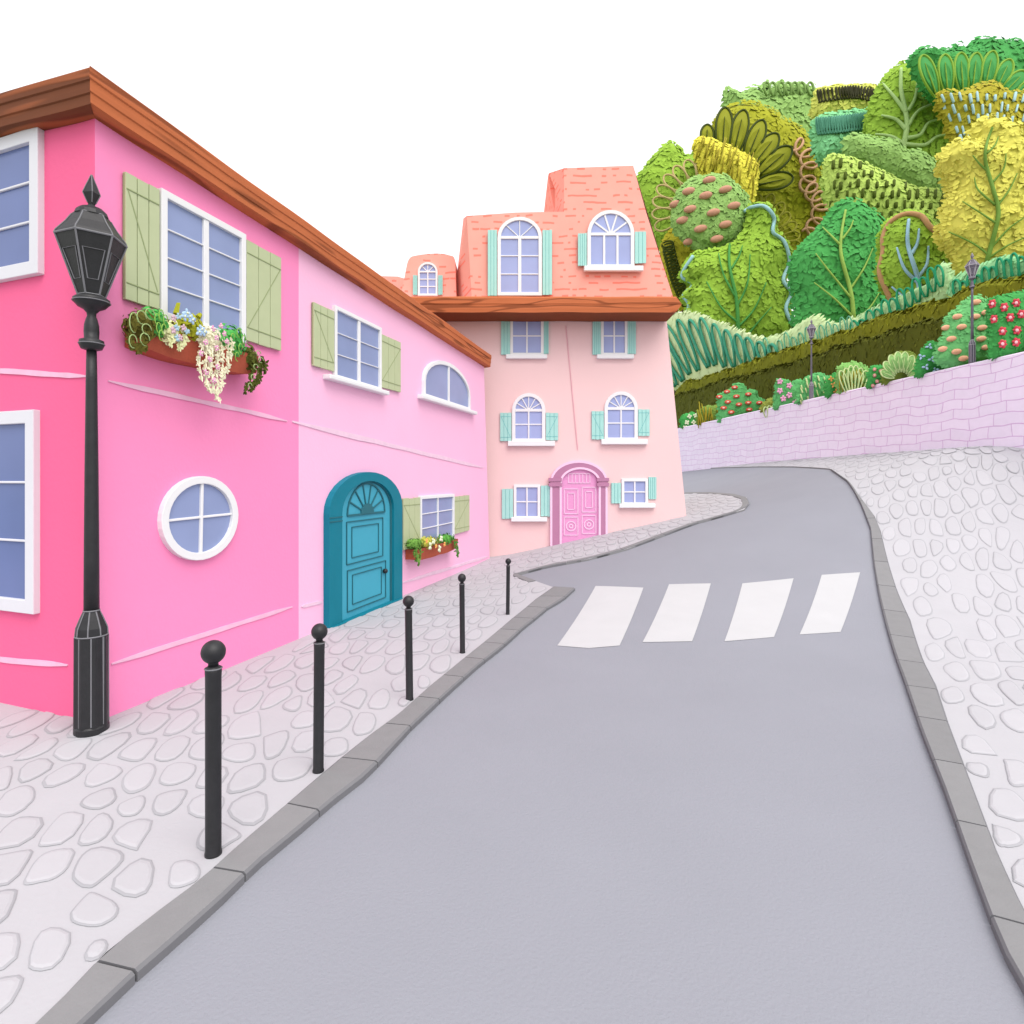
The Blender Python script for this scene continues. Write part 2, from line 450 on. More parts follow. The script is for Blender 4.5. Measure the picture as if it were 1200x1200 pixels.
def kerb(name, A, B, stone, skip_last=False):
    """A: pavement side, B: road side; separate stones with dark arrises and open joints"""
    L = sum((b - a).length for a, b in zip(A, A[1:])); n = max(2, round(L / stone)); sub = 4
    a = poly_at(A, n * sub); mb = MB()
    def near(p):
        best = None
        for u, v in zip(B, B[1:]):
            d = v - u; t = min(1, max(0, (p - u).dot(d) / max(d.length_squared, 1e-9))); q = u + d * t
            if best is None or (q - p).length < best[0]: best = ((q - p).length, q)
        return best[1]
    b = [near(p) for p in a]
    for k in range(n):
        ia = list(range(k * sub, (k + 1) * sub + 1))
        pa = [a[i].copy() for i in ia]; pb = [b[i].copy() for i in ia]
        g = .007
        ta = (pa[1] - pa[0]).normalized(); pa[0] += ta * g; pb[0] += ta * g; pa[-1] -= ta * g; pb[-1] -= ta * g
        e = .07; rows = []
        for p, q in zip(pa, pb):
            t = q - p
            for f_, dz in ((0, 0), (e, .014), (1 - e, .014), (1, 0)):
                s_ = p + t * f_; rows.append((s_.x, s_.y, terr(s_.x, s_.y) + dz + .003))
            rows.append((q.x, q.y, terr(q.x, q.y) - .2)); rows.append((p.x, p.y, terr(p.x, p.y) - .2))
        o = len(mb.v); mb.v += rows; m_ = len(pa)
        for i in range(m_ - 1):
            r0, r1 = o + i * 6, o + (i + 1) * 6
            for c, mi in ((0, 1), (1, 0), (2, 1), (3, 1), (5, 1)):
                c2 = (c + 1) % 6
                mb.f.append((r0 + c, r0 + c2, r1 + c2, r1 + c)); mb.m.append(mi)
        for r in (o, o + (m_ - 1) * 6): mb.f.append(tuple(r + i for i in range(6))); mb.m.append(1)
    o = mb.build(name, [M['kerb'], M['kerbline']]); return tag(o, kind='structure')
kerb('kerb', KO, KI, .70)
kerb('kerb', RO, RI, .95)

# left pavement (runs on under the houses), tongue in front of the far house
tongue = [(628, 681), (606, 673), (640, 664), (690, 655), (735, 643), (775, 628), (815, 613), (855, 602), (872, 597), (878, 590), (875, 583), (860, 579), (835, 577), (805, 577)]
TG = gl(tongue)
left_poly = KO + TG + [Vector((4.9, 24)), Vector((-16, 24)), Vector((-16, .2)), Vector((KO[0].x, .2))]
far_edge = [(972, 549), (960, 548), (930, 546.5), (890, 546.5), (850, 547.5), (805, 549.5)]
FE = gl(far_edge)
wallp = lambda t: WA + WD * t
right_poly = RO + FE + [wallp(22), wallp(18), wallp(10), wallp(0), wallp(-12), Vector((14, .3)), Vector((RO[0].x + .5, .3))]
def pavement(name, poly, step):
    V, Fc, nb = fill(poly, step); mb = MB()
    mb.add([(p.x, p.y, terr(p.x, p.y)) for p in V], Fc, 0)
    o = len(mb.v); pl = [p for p in V[:nb]]
    mb.add([(p.x, p.y, terr(p.x, p.y)) for p in pl] + [(p.x, p.y, terr(p.x, p.y) - .25) for p in pl],
           [(i, (i + 1) % nb, nb + (i + 1) % nb, nb + i) for i in range(nb)], 1)
    return mb
def clip(cell, m, n):
    out = []; k = len(cell)
    for i in range(k):
        a, b = cell[i], cell[(i + 1) % k]; da, db = (a - m).dot(n), (b - m).dot(n)
        if da <= 0: out.append(a)
        if (da < 0 < db) or (db < 0 < da): out.append(a + (b - a) * (da / (da - db)))
    return out
class Lay:
    """how the setts are laid: they grow longer up the street and their courses swing with the kerb"""
    def __init__(s, k, yc, shear):
        s.k, s.yc, s.bc = k, yc, math.log(yc) / k
        s.ys = np.linspace(0, 60, 1201); s.X = np.concatenate(([0], np.cumsum([shear(y) * .05 for y in s.ys[:-1]])))
    def to(s, a, b):
        y = math.exp(s.k * b) if b < s.bc else s.yc + s.k * s.yc * (b - s.bc)
        return Vector((a + float(np.interp(y, s.ys, s.X)), y))
    def back(s, x, y):
        y = max(y, .2); b = math.log(y) / s.k if y < s.yc else s.bc + (y - s.yc) / (s.k * s.yc)
        return Vector((x - float(np.interp(y, s.ys, s.X)), b))
def cobbles(mb, poly, ok, cell, seed, gap, lw, lay):
    """irregular rounded setts: Voronoi cells, shrunk and rounded, each a low raised stone with a worn dark rim"""
    r = random.Random(seed); pts = {}
    P = [lay.back(p.x, p.y) for a, b in zip(poly, poly[1:] + poly[:1]) for p in (a + (b - a) * t / 8 for t in range(8))]
    x0, y0 = min(p.x for p in P), min(p.y for p in P)
    nx = int((max(p.x for p in P) - x0) / cell) + 2; ny = int((max(p.y for p in P) - y0) / cell) + 2
    for i in range(nx):
        for j in range(ny):
            pts[(i, j)] = Vector((x0 + (i + .5 + r.uniform(-.27, .27)) * cell + (.3 * cell if j % 2 else 0), y0 + (j + .5 + r.uniform(-.27, .27)) * cell))
    for (i, j), p in pts.items():
        q = lay.to(p.x, p.y)
        if not ok(q.x, q.y) or not inside(poly, q.x, q.y) or r.random() < .03: continue
        h = cell * 1.4; cl = [p + Vector(q) for q in ((-h, -h), (h, -h), (h, h), (-h, h))]
        g = gap * r.uniform(.6, 1.5)
        for a in range(-2, 3):
            for b in range(-2, 3):
                q = pts.get((i + a, j + b))
                if q is None or (a == 0 and b == 0) or len(cl) < 3: continue
                n = (q - p); L = n.length
                if L < 1e-6: continue
                n /= L; cl = clip(cl, p + n * (L / 2 - g), n)
        if len(cl) < 3: continue
        c = sum(cl, Vector((0, 0))) / len(cl)
        for _ in range(r.choice((1, 2))):
            cl = [v for a_, b_ in zip(cl, cl[1:] + cl[:1]) for v in (a_ * .75 + b_ * .25, a_ * .25 + b_ * .75)]
        kk = 1.0
        def out(k):
            return any(not inside(poly, *lay.to(*(c + (v - c) * k * 1.04))) for v in cl)
        while kk > .45 and out(kk): kk -= .08
        if kk <= .45: continue
        cl = [c + (v - c) * kk + Vector((r.uniform(-1, 1), r.uniform(-1, 1))) * cell * .012 for v in cl]
        rad = sum((v - c).length for v in cl) / len(cl)
        if rad < cell * .14: continue
        w = lw * r.uniform(.65, 1.35) / rad
        n = len(cl); V = []
        for s_, dz in ((1, .003), (1 - w * .5, .006), (1 - w, .007), (1 - w * 2.2, .011)):
            for v in cl:
                q = lay.to(*(c + (v - c) * s_)); V.append((q.x, q.y, terr(q.x, q.y) + dz))
        o = len(mb.v); mb.v += V
        for a in range(3):
            for k in range(n):
                k2 = (k + 1) % n
                mb.f.append((o + a * n + k, o + a * n + k2, o + (a + 1) * n + k2, o + (a + 1) * n + k)); mb.m.append(2 if a < 2 else 3)
        mb.f.append(tuple(o + 3 * n + k for k in range(n))); mb.m.append(3)
# houses' plan lines
PO = Vector((-3.757, 5.38)); PE = Vector((-.59, 16.2))
PF = Frame(PO, PE - PO); PL = Frame(PO, (-1.3, .5)); HF = Frame((0, 16.45), (1, 0))
PLEN = (PE - PO).length
def outdoors(x, y):
    p = Vector((x, y, 0))
    if (p - PF.o).dot(PF.n) < .03 and (p - PL.o).dot(PL.n) < .03 and y < 16.4: return False
    if y > 16.35 and x < 4.95: return False
    return x > -9
TI = []
for i, p in enumerate(TG):
    d = (TG[min(i + 1, len(TG) - 1)] - TG[max(i - 1, 0)]).normalized(); q = Vector((-d.y, d.x)) * .16
    TI.append(p + q if inside(left_poly, *(p + q)) else p - q)
kerb('kerb', TI, TG, 1.3)
mb = pavement('pavement', left_poly, .45)
cobbles(mb, left_poly, lambda x, y: outdoors(x, y) and y > 1.4, 0.265, 3, .021, .015, Lay(.36, 7, lambda y: -.38 + .48 * min(1, max(0, (y - 2.5) / 6))))
tag(mb.build('pavement', [M['paving'], M['kerb'], M['joint'], M['stone']]), kind='structure')
mb = pavement('pavement', right_poly, .5)
cobbles(mb, right_poly, lambda x, y: 1.2 < y < 40, .31, 26, .026, .014, Lay(.33, 6.5, lambda y: .56))
tag(mb.build('pavement', [M['paving'], M['kerb'], M['joint'], M['stone']]), kind='structure')

# zebra crossing
mb = MB()
for q in ([(698, 687), (754, 689), (726, 757), (690, 760), (653, 757)], [(784, 685), (833, 684), (811, 752), (753, 753)],
          [(870, 684), (930, 678), (907, 747), (849, 752)], [(963, 674), (1008, 671), (985, 741), (937, 744)]):
    V, Fc, nb = fill(gl(q, ROADZ), .25)
    mb.add([(p.x, p.y, terr(p.x, p.y) + ROADZ + .006) for p in V], Fc)
tag(mb.build('crosswalk_marking', M['stripe']), kind='structure')

# ------------------------------------------------------------------ facade pieces
def rect(s0, s1, z0, z1): return [(s0, z0), (s1, z0), (s1, z1), (s0, z1)]
def archo(s0, s1, z0, zs, zt, n=14):
    c = (s0 + s1) / 2; a = abs(s1 - s0) / 2 * (1 if s1 > s0 else -1)
    return [(s0, z0), (s1, z0)] + [(c + a * math.cos(math.pi * i / n), zs + (zt - zs) * math.sin(math.pi * i / n)) for i in range(n + 1)]
def window(parent, fr, s0, s1, z0, z1, zs=None, fw=.06, cols=2, rows=3, gl_=None, fm=None, mid=True, sill=None, shutters=(), lab=None,
           shm=None, shl=None, brace=True, fan=0, bw=.02, midw=None, tr=None, wob=.0):
    fm = fm or M['white']; gl_ = gl_ or M['glass']
    out = archo(s0, s1, z0, zs, z1) if zs else rect(s0, s1, z0, z1)
    inn = archo(s0 + fw, s1 - fw, z0 + fw, zs, z1 - fw) if zs else rect(s0 + fw, s1 - fw, z0 + fw, z1 - fw)
    mb = MB(); mb.ring(fr, out, inn, -.01, .06)
    a0, a1, b0, b1 = s0 + fw, s1 - fw, z0 + fw, (zs if zs else z1 - fw)
    top = b1 if not tr else tr
    mw = midw or bw * 1.8
    for c in range(1, cols):
        s_ = a0 + (a1 - a0) * c / cols; w = mw if (mid and cols == 2) else bw
        zt = top if fan else (z1 - fw * .5 if zs else top)
        mb.bar(fr, (s_, b0), (s_ + wob * .3, zt), w, .015, .048)
    for r in range(1, rows):
        z_ = b0 + (top - b0) * r / rows
        mb.bar(fr, (a0, z_ + wob), (a1, z_ - wob), bw, .018, .04)
    if zs and fan:
        mb.bar(fr, (a0, zs), (a1, zs), fw * .8, .015, .05)
        c = (a0 + a1) / 2; R1 = (a1 - a0) / 2; R2 = z1 - fw - zs
        for i in range(1, fan):
            t = math.pi * i / fan
            mb.bar(fr, (c, zs), (c + R1 * math.cos(t), zs + R2 * math.sin(t)), bw * .8, .018, .04)
    w = mb.build('window', fm, parent, bevel=.006)
    if lab: w['label'] = lab
    mb = MB(); mb.prism(fr, inn, -.02, .02); mb.build('pane', gl_, w)
    if sill:
        mb = MB(); mb.box(fr, sill[0], sill[1], sill[2], sill[3], -.01, .13); mb.build('sill', fm, w, bevel=.015)
    for (p0, p1, q0, q1) in shutters:
        shutter(w, fr, p0, p1, q0, q1, shm or M['olive'], shl or M['olivel'], brace, p0 > (s0 + s1) / 2)
    return w
def shutter(w, fr, p0, p1, q0, q1, m, ml, brace, flip=False):
    mb = MB(); n = 3 if abs(p1 - p0) > .25 else 4
    wd = (p1 - p0) / n
    for i in range(n):
        j = rnd.uniform(-.006, .006)
        mb.box(fr, p0 + wd * i + .005, p0 + wd * (i + 1) - .005, q0 + j, q1 + j, .012, .05)
    mb.box(fr, p0 + .004, p1 - .004, q0 + .012, q1 - .012, .012, .038, 1)
    if brace:
        h = q1 - q0
        for z in (q0 + h * .13, q1 - h * .13): mb.bar(fr, (p0 + .012, z), (p1 - .012, z + rnd.uniform(-.01, .01)), .012, .05, .056, 1)
        mb.bar(fr, (p0 + .03, q0 + h * .14 if flip else q1 - h * .14), (p1 - .03, q1 - h * .14 if flip else q0 + h * .14), .012, .05, .054, 1)
    mb.build('shutter', [m, ml], w, bevel=.004)

# ------------------------------------------------------------------ pink corner house
pink = thing('corner_house', (-4.2, 8, 0), 'two-storey pink corner house with brown timber eaves and teal door', 'house')
WT = 5.45                                   # underside of the eaves
split = PF.px(350, 600)[0]
back = [(-9.5, PO.y + 2.3), (-9.5, 16.2)]
STOP = PF.px(567, 425)[0]
DIP = lambda fr, q: -.32 * q / PLEN if fr is PF else .05 * q
def wall(fr, s0, s1, m, lab, lean=1.0):
    mb = MB(); n = 8; tp = lambda q: s0 + (q - s0) * lean
    for i in range(n):
        a, b = s0 + (s1 - s0) * i / n, s0 + (s1 - s0) * (i + 1) / n
        mb.add([fr.P(a, -.5), fr.P(b, -.5), fr.P(tp(b), WT + .1 + DIP(fr, tp(b))), fr.P(tp(a), WT + .1 + DIP(fr, tp(a)))], [(0, 1, 2, 3)])
    o = mb.build('wall', m, pink); o['label'] = lab
wall(PF, 0, split, M['pinkB'], 'rose pink street wall nearest the lamp'); wall(PF, split, PLEN, M['pinkC'], 'pale pink street wall with the teal door', (STOP - split) / (PLEN - split)); wall(PL, 0, 6.2, M['pinkA'], 'coral pink end wall')
mb = MB()                                    # the two hidden walls
e0 = PF.P(PLEN, 0); e1 = PL.P(6.2, 0); e2 = Vector((e1.x + .5, 16.2, 0))
for a, b in ((e0, e2), (e2, e1)):
    at_ = PF.P(STOP, 0) if a is e0 else a
    mb.add([a + Vector((0, 0, -.5)), b + Vector((0, 0, -.5)), b + Vector((0, 0, WT + (-.22 if a is e0 else .1))), at_ + Vector((0, 0, WT - .22))], [(0, 1, 2, 3)])
mb.build('wall', M['pinkC'], pink)
# eaves: stepped boards
def fascia(fr, s0, s1, d, lo, hi, nseg, miter0, miter1, mat_i, mb):
    prof = [(-.25, lo - .02), (d - .05, lo), (d - .004, lo + .015), (d - .004, lo + (hi - lo) * .31), (d + .008, lo + (hi - lo) * .34), (d + .008, lo + (hi - lo) * .64), (d + .02, lo + (hi - lo) * .67), (d + .022, hi - .015), (d + .01, hi), (-.25, hi + .02)]
    o = len(mb.v); k = len(prof)
    for i in range(nseg + 1):
        t = i / nseg
        for q, (dd, z) in enumerate(prof):
            a = s0 + miter0 * dd; b = s1 + miter1 * dd
            s_ = a + (b - a) * t
            w = .014 * noise.noise((s_ * .9, q * .13 + lo, 1.7)) if 0 < i else 0
            mb.v.append(tuple(fr.P(s_, z + w + DIP(fr, s_), dd))); mb.uv[len(mb.v) - 1] = (s_, z + dd * .5)
    for i in range(nseg):
        for q in range(k - 1):
            mb.f.append((o + i * k + q, o + (i + 1) * k + q, o + (i + 1) * k + q + 1, o + i * k + q + 1)); mb.m.append(mat_i)
    for i in (0, nseg): mb.f.append(tuple(o + i * k + q for q in range(k))); mb.m.append(mat_i)
ca = PF.u.dot(PL.u); half = math.acos(max(-1, min(1, ca))) / 2
mt = 1 / math.tan(half) if False else math.tan(math.pi / 2 - half)
OV, LO, HI = .15, WT, WT + .32
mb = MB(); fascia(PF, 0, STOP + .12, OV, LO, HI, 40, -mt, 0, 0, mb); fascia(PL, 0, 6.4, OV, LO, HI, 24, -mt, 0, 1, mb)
roofm = mb.build('roof', [M['wood'], M['woodShade']], pink)
mb = MB(); zr = HI - .02
r0 = PF.P(0, zr); top = [PF.P(.1, zr, .02), PF.P(STOP, zr - .32, .02), Vector((e2.x, 16.2, zr - .32)), e1 + Vector((0, 0, zr))]
mb.add(top, [(0, 1, 2), (0, 2, 3)]); mb.build('roof_deck', M['soffit'], roofm)
# string courses
def band(fr, a, b, w, m, parent):
    mb = MB(); A = Vector(fr.px(*a)); B = Vector(fr.px(*b)); n = 14; pts = []
    up, dn = [], []
    for i in range(n + 1):
        t = i / n; p = A + (B - A) * t; e = min(1, 6 * min(t, 1 - t) + .25)
        wz = .010 * noise.noise((p.x * 1.3, a[1], 0)); hw = w / 2 * e * (1 + .3 * noise.noise((p.x * 3, 5, a[0])))
        up.append((p.x, p.y + wz + hw)); dn.append((p.x, p.y + wz - hw))
    for i in range(n): mb.prism(fr, [dn[i], dn[i + 1], up[i + 1], up[i]], -.01, .012)
    mb.build('string_course', m, parent)
band(PL, (-40, 433), (104, 441), .05, M['band'], pink)
band(PL, (-40, 768), (80, 780), .05, M['band'], pink)
band(PF, (126, 446), (336, 493), .05, M['band'], pink)
band(PF, (342, 494), (566, 548), .08, M['bandC'], pink)
band(PF, (130, 778), (342, 711), .05, M['band'], pink)
band(PF, (353, 711), (377, 705), .045, M['bandC'], pink)
band(PF, (470, 683), (572, 652), .07, M['bandC'], pink)
def wpx(fr, x0, x1, y0a, y1a, xref=None):
    """s-range and z-range of a facade rectangle from its left/right columns and the rows of its top and bottom at its middle"""
    xm = (x0 + x1) / 2 if xref is None else xref
    s0, _ = fr.px(x0, 500); s1, _ = fr.px(x1, 500); z1 = fr.px(xm, y0a)[1]; z0 = fr.px(xm, y1a)[1]
    return s0, s1, z0, z1
# end wall windows
s0, s1, z0, z1 = wpx(PL, -75, 52, 158, 326, 30)
window(pink, PL, s1, s0, z0, z1, fw=.125, cols=2, rows=3, gl_=M['glassL'], fm=M['greyw'], bw=.022, midw=.09, wob=.01, lab='upper window of the end wall, cut by the picture edge')
s0, s1, z0, z1 = wpx(PL, -75, 47, 482, 716, 25)
window(pink, PL, s1, s0, z0, z1, fw=.125, cols=2, rows=3, gl_=M['glassL'], fm=M['greyw'], bw=.022, midw=.09, lab='lower window of the end wall, cut by the picture edge')
# street front
s0, s1, z0, z1 = wpx(PF, 184, 284, 248, 388)
sl0, _ = PF.px(142, 500); sr1, _ = PF.px(326, 500)
window(pink, PF, s0, s1, z0, z1, fw=.075, cols=2, rows=4, bw=.016, midw=.075, wob=-.015, shutters=[(sl0, s0 - .01, z0 + .08, z1 - .03), (s1 + .01, sr1, z0 + .05, z1 - .05)], lab='large window with sage shutters above the long flower box')
s0, s1, z0, z1 = wpx(PF, 389, 444, 371, 451)
sl0, _ = PF.px(364, 500); sr1, _ = PF.px(467, 500); q0, _ = PF.px(378, 500); q1, _ = PF.px(449, 500)
window(pink, PF, s0, s1, z0, z1, fw=.06, cols=2, rows=3, bw=.014, midw=.07, wob=-.01, sill=(q0, q1, z0 - .05, z0 + .02), shutters=[(sl0, s0 - .01, z0 + .1, z1 - .1), (s1 + .01, sr1, z0 + .08, z1 - .1)], lab='upper window with sage shutters and white sill')
s0, s1, z0, z1 = wpx(PF, 494, 549, 424, 474)
q0, _ = PF.px(489, 500); q1, _ = PF.px(554, 500)
window(pink, PF, s0, s1, z0, z1, zs=z0 + (z1 - z0) * .36, fw=.085, cols=2, rows=1, bw=.02, midw=.07, sill=(q0, q1, z0 - .05, z0 + .03), lab='arched upper window under the end of the eaves')
s0, s1, z0, z1 = wpx(PF, 490, 530, 580, 636)
sl0, _ = PF.px(470, 500); sr1, _ = PF.px(548, 500)
window(pink, PF, s0, s1, z0, z1, fw=.065, cols=2, rows=3, bw=.02, midw=.04, wob=-.01, shutters=[(sl0, s0 - .01, z0 + .02, z1 - .03), (s1 + .01, sr1, z0 + .10, z1 - .06)], lab='small ground-floor window with sage shutters above a little flower box')
W_SMALL = (s0, s1, z0, z1)
# round window
c = Vector(PF.px(233, 607)); sa = (PF.px(278, 500)[0] - PF.px(188.5, 500)[0]) / 2; zc = (PF.px(233, 558)[1] - PF.px(233, 656)[1]) / 2
circ = lambda a, b: [(c.x + a * math.cos(t * math.pi / 18), c.y + b * math.sin(t * math.pi / 18)) for t in range(36)]
mb = MB(); fwd = .09; mb.ring(PF, circ(sa, zc), circ(sa - fwd, zc - fwd * .9), -.01, .06)
mb.bar(PF, (c.x - .01, c.y - zc + .05), (c.x + .01, c.y + zc - .05), .035, .015, .045); mb.bar(PF, (c.x - sa + .05, c.y), (c.x + sa - .05, c.y + .02), .026, .015, .04)
w = mb.build('window', M['white'], pink, bevel=.006); w['label'] = 'round porthole window'
mb = MB(); mb.prism(PF, circ(sa - fwd + .004, zc - fwd * .9 + .004), -.02, .02); mb.build('pane', M['glass'], w)
# teal door
s0, _ = PF.px(379, 600); s1, _ = PF.px(466, 600); xm = 423
zt = PF.px(xm, 553)[1]; zs = PF.px(xm, 598)[1]
d0, d1 = PF.px(394.5, 600)[0], PF.px(456, 600)[0]
so, si = archo(s0, s1, -.12, zs, zt, 18), archo(d0, d1, -.125, zs - .02, zt - .15, 18)
mb = MB(); mb.ring(PF, so, si, -.01, .10)
mid_ = [((a[0] + b[0]) / 2, (a[1] + b[1]) / 2) for a, b in zip(so, si)]
surr = mb.build('door_surround', [M['tealf']], pink, bevel=.012)
mb = MB()
li = archo(d0 + .035, d1 - .035, -.125, zs - .02, zt - .166, 18); mb.ring(PF, si, li, -.01, .055)
for z in (zs - .06, zs - .12): mb.box(PF, s0 + .005, d0, z - .008, z + .008, .09, .108)
mb.build('door_surround', M['teall'], pink)
mb = MB(); mb.prism(PF, li, -.02, .03); door = mb.build('door', M['teal'], pink); door['label'] = 'teal panelled door with fanlight'
dm = (d0 + d1) / 2; dw = d1 - d0
zd = zs - .06                                 # foot of the fanlight
def frame_lines(fr, a, b, z0, z1, w, d, mi, mb):
    for p, q in (((a, z0), (b, z0)), ((b, z0), (b, z1)), ((b, z1), (a, z1)), ((a, z1), (a, z0))): mb.bar(fr, p, q, w, .028, d, mi)
mb = MB()
for (a, b, z0, z1) in ((d0 + .24, d1 - .20, .12, zd * .47), (d0 + .22, d1 - .30, zd * .53, zd - .10)):
    frame_lines(PF, a, b, z0, z1, .014, .046, 0, mb); frame_lines(PF, a + .15, b - .15, z0 + .09, z1 - .09, .013, .044, 0, mb)
mb.build('panel', M['teall'], door)
mb = MB(); rx, rz = dw * .36, (zt - .19 - zd)
arc = [(dm + rx * math.cos(math.pi * i / 14), zd + rz * math.sin(math.pi * i / 14)) for i in range(15)]
for a, b in zip(arc + [arc[0]], arc[1:] + [arc[-1]]): mb.bar(PF, a, b, .024, .028, .05)
mb.bar(PF, arc[0], arc[-1], .03, .028, .052)
for i in range(1, 7):
    t = math.pi * i / 7; mb.bar(PF, (dm, zd), (dm + rx * math.cos(t), zd + rz * math.sin(t)), .022, .028, .048)
mb.prism(PF, [(dm + rx * .34 * math.cos(math.pi * i / 10), zd + rz * .34 * math.sin(math.pi * i / 10)) for i in range(11)], .028, .056)
mb.build('fanlight', M['teall'], door)
mb = MB(); hk = PF.px(447, 669); pk = PF.P(hk[0], hk[1], .075); mb.ell(pk, [Vector((.045, 0, 0)), Vector((0, .045, 0)), Vector((0, 0, .045))], 14, 8)
mb.tube([PF.P(hk[0], hk[1], .02), pk], .016, 8); mb.build('handle', M['iron'], door, smooth=True)
mb = MB(); mb.box(PF, s0 + .06, s1 - .04, -.3, .02, -.02, .13); mb.build('doorstep', M['tealf'], pink, bevel=.01)

# ------------------------------------------------------------------ blush house at the end of the street
HS = lambda x: (x - 600) / F * 16.45
HZZ = lambda y: EYE + (HZ - y) / F * 16.45
h2 = thing('tall_house', (1.5, 17, .6), 'narrow three-storey blush house with salmon tiled mansard and mint shutters', 'house')
mb = MB(); mb.prism(HF, [(HS(455), -.6), (HS(806), -.6), (HS(805), HZZ(612)), (HS(781), HZZ(372)), (HS(781), HZZ(350)), (HS(455), HZZ(350))], -5.5, 0)
mb.build('wall', M['blush'], h2)
# mansard: front slope with a raised block, chamfered left corners
def pz(x, y, Y): p = at(x, y, Y); return p
def uvp(p): return (p.x + p.y * .7, p.z)
mb = MB()
front = [(553, 352), (547, 253), (604, 249), (661, 248), (661, 197), (742, 194), (757, 248), (790, 352)]
Yf, Yb = 16.5, 22
A = [at(x, y, Yf) for x, y in front]
ch1 = [at(532, 352, 18.2), at(543, 256, 18.2)]; ch2 = [at(650, 248, 18.0), at(650, 218, 18), at(642, 208, 18.0), at(643, 203, 18)]
def quad(*P): mb.add(P, [tuple(range(len(P)))], 0, [uvp(p) for p in P])
quad(A[0], A[7], A[6], A[3], A[2], A[1]); quad(A[3], A[6], A[5], A[4])
quad(ch1[0], A[0], A[1], ch1[1])                                     # chamfer of the main block
quad(ch2[0], A[3], A[4], ch2[3], ch2[2], ch2[1])                     # chamfer of the raised block
bk = lambda p, Y=Yb: Vector((p.x, Y, p.z))
quad(A[7], bk(A[7]), bk(A[5]), A[5]); quad(bk(ch1[0]), ch1[0], ch1[1], bk(ch1[1]))
quad(A[4], A[5], bk(A[5]), bk(ch2[3]), ch2[3]); quad(ch1[1], A[1], A[2], A[3], ch2[0], bk(ch2[0]), bk(ch1[1])); quad(bk(ch2[0]), ch2[0], ch2[1], ch2[2], ch2[3], bk(ch2[3]))
quad(bk(ch1[0]), bk(ch1[1]), bk(ch2[0]), bk(ch2[3]), bk(A[5]), bk(A[7]))
roof2 = mb.build('roof', M['tile'], h2); roof2['label'] = 'salmon mansard roof with a raised block at its right'
mb = MB(); D2 = Frame((0, 17.3), (1, 0))
out = [D2.px(x, y) for x, y in spline([(468, 354), (474, 325), (479, 304), (490, 299), (512, 297), (526, 299), (533, 304), (534, 330), (535, 354)], 5)]
mb.prism(D2, out, -2.2, 0); mb.build('dormer', M['tile'], roof2)
mb = MB(); D3 = Frame((0, 18.6), (1, 0))
mb.prism(D3, [D3.px(x, y) for x, y in ((425, 362), (427, 323), (466, 324), (480, 328), (488, 362))], -2, 0); mb.build('side_roof', M['tile'], roof2)
# eaves board with soffit
EF = Frame((0, 15.5), (1, 0))
z0, z1 = EF.px(600, 366)[1], EF.px(600, 347.5)[1]
mb = MB(); sL, sR = EF.px(452, 360)[0], EF.px(799, 360)[0]
o0 = len(mb.v); prof = [(-.9, z0, 1), (0, z0, 1), (0, z0 + .02, 0), (.01, z0 + .1, 0), (.01, z0 + .2, 0), (.025, z0 + .22, 0), (.025, z1 - .04, 0), (.0, z1, 0), (-1.0, z1 + .12, 0)]
nseg = 24
for i in range(nseg + 1):
    t = i / nseg; s_ = sL + (sR - sL) * t
    for q, (d, z, _) in enumerate(prof):
        e = -.16 * abs((z - (z0 + z1) / 2) / (z1 - z0) * 2) if i == nseg else 0
        mb.v.append(tuple(EF.P(s_ + e, z + .012 * noise.noise((s_ * 1.1, q * .2, 9)), d))); mb.uv[len(mb.v) - 1] = (s_, z + d * .4)
k = len(prof)
for i in range(nseg):
    for q in range(k - 1): mb.f.append((o0 + i * k + q, o0 + (i + 1) * k + q, o0 + (i + 1) * k + q + 1, o0 + i * k + q + 1)); mb.m.append(1 if prof[q + 1][2] == 1 else 0)
for i in (0, nseg): mb.f.append(tuple(o0 + i * k + q for q in range(k))); mb.m.append(0)
mb.build('eaves', [M['wood'], M['soffit']], h2)
def hw(x0, x1, y0, y1, ys=None, cols=2, rows=2, sill=None, sh=(), fan=0, fw=3.2, fr=HF, lab=None, brace=False, tr=None, midw=None, bw=.035, dd=0):
    X = lambda x: fr.px(x, 500)[0]; Z = lambda y: fr.px(600, y)[1]
    k = .0235
    return window(h2, fr, X(x0), X(x1), Z(y1), Z(y0), zs=Z(ys) if ys else None, fw=fw * k, cols=cols, rows=rows, gl_=M['glassH'], bw=bw, midw=midw or bw * 1.2,
                  sill=(X(sill[0]), X(sill[1]), Z(sill[3]), Z(sill[2])) if sill else None,
                  shutters=[(X(a), X(b), Z(d), Z(c)) for a, b, c, d in sh], shm=M['mint'], shl=M['mintl'], brace=brace, fan=fan, lab=lab)
hw(598, 637, 371, 417, sill=(593, 641, 416, 421), sh=((587, 598, 371, 416), (637, 643, 371, 415)), lab='top-floor window left of the pipe, tucked under the eaves')
hw(704, 735, 371, 417, sill=(699, 742, 416, 421), sh=((694, 704, 371, 416), (735, 745, 371, 415)), lab='top-floor window right of the pipe, tucked under the eaves')
hw(600, 639, 461, 518, ys=481, fan=6, sill=(595, 650, 517, 523), sh=((586, 599.5, 484, 517), (639.5, 654, 484, 516)), brace=True, fw=4, lab='first-floor arched window with fanlight, left of the pipe')
hw(708, 747, 459, 517, ys=479, fan=6, sill=(704, 758, 515, 521), sh=((693, 707.5, 482, 515), (747.5, 761, 480, 511)), brace=True, fw=4, lab='first-floor arched window with fanlight, right of the pipe')
hw(602, 633, 568, 608, sill=(599, 641, 606, 611), sh=((588, 601.5, 573, 608), (633.5, 646, 569, 605)), lab='ground-floor window left of the orchid door')
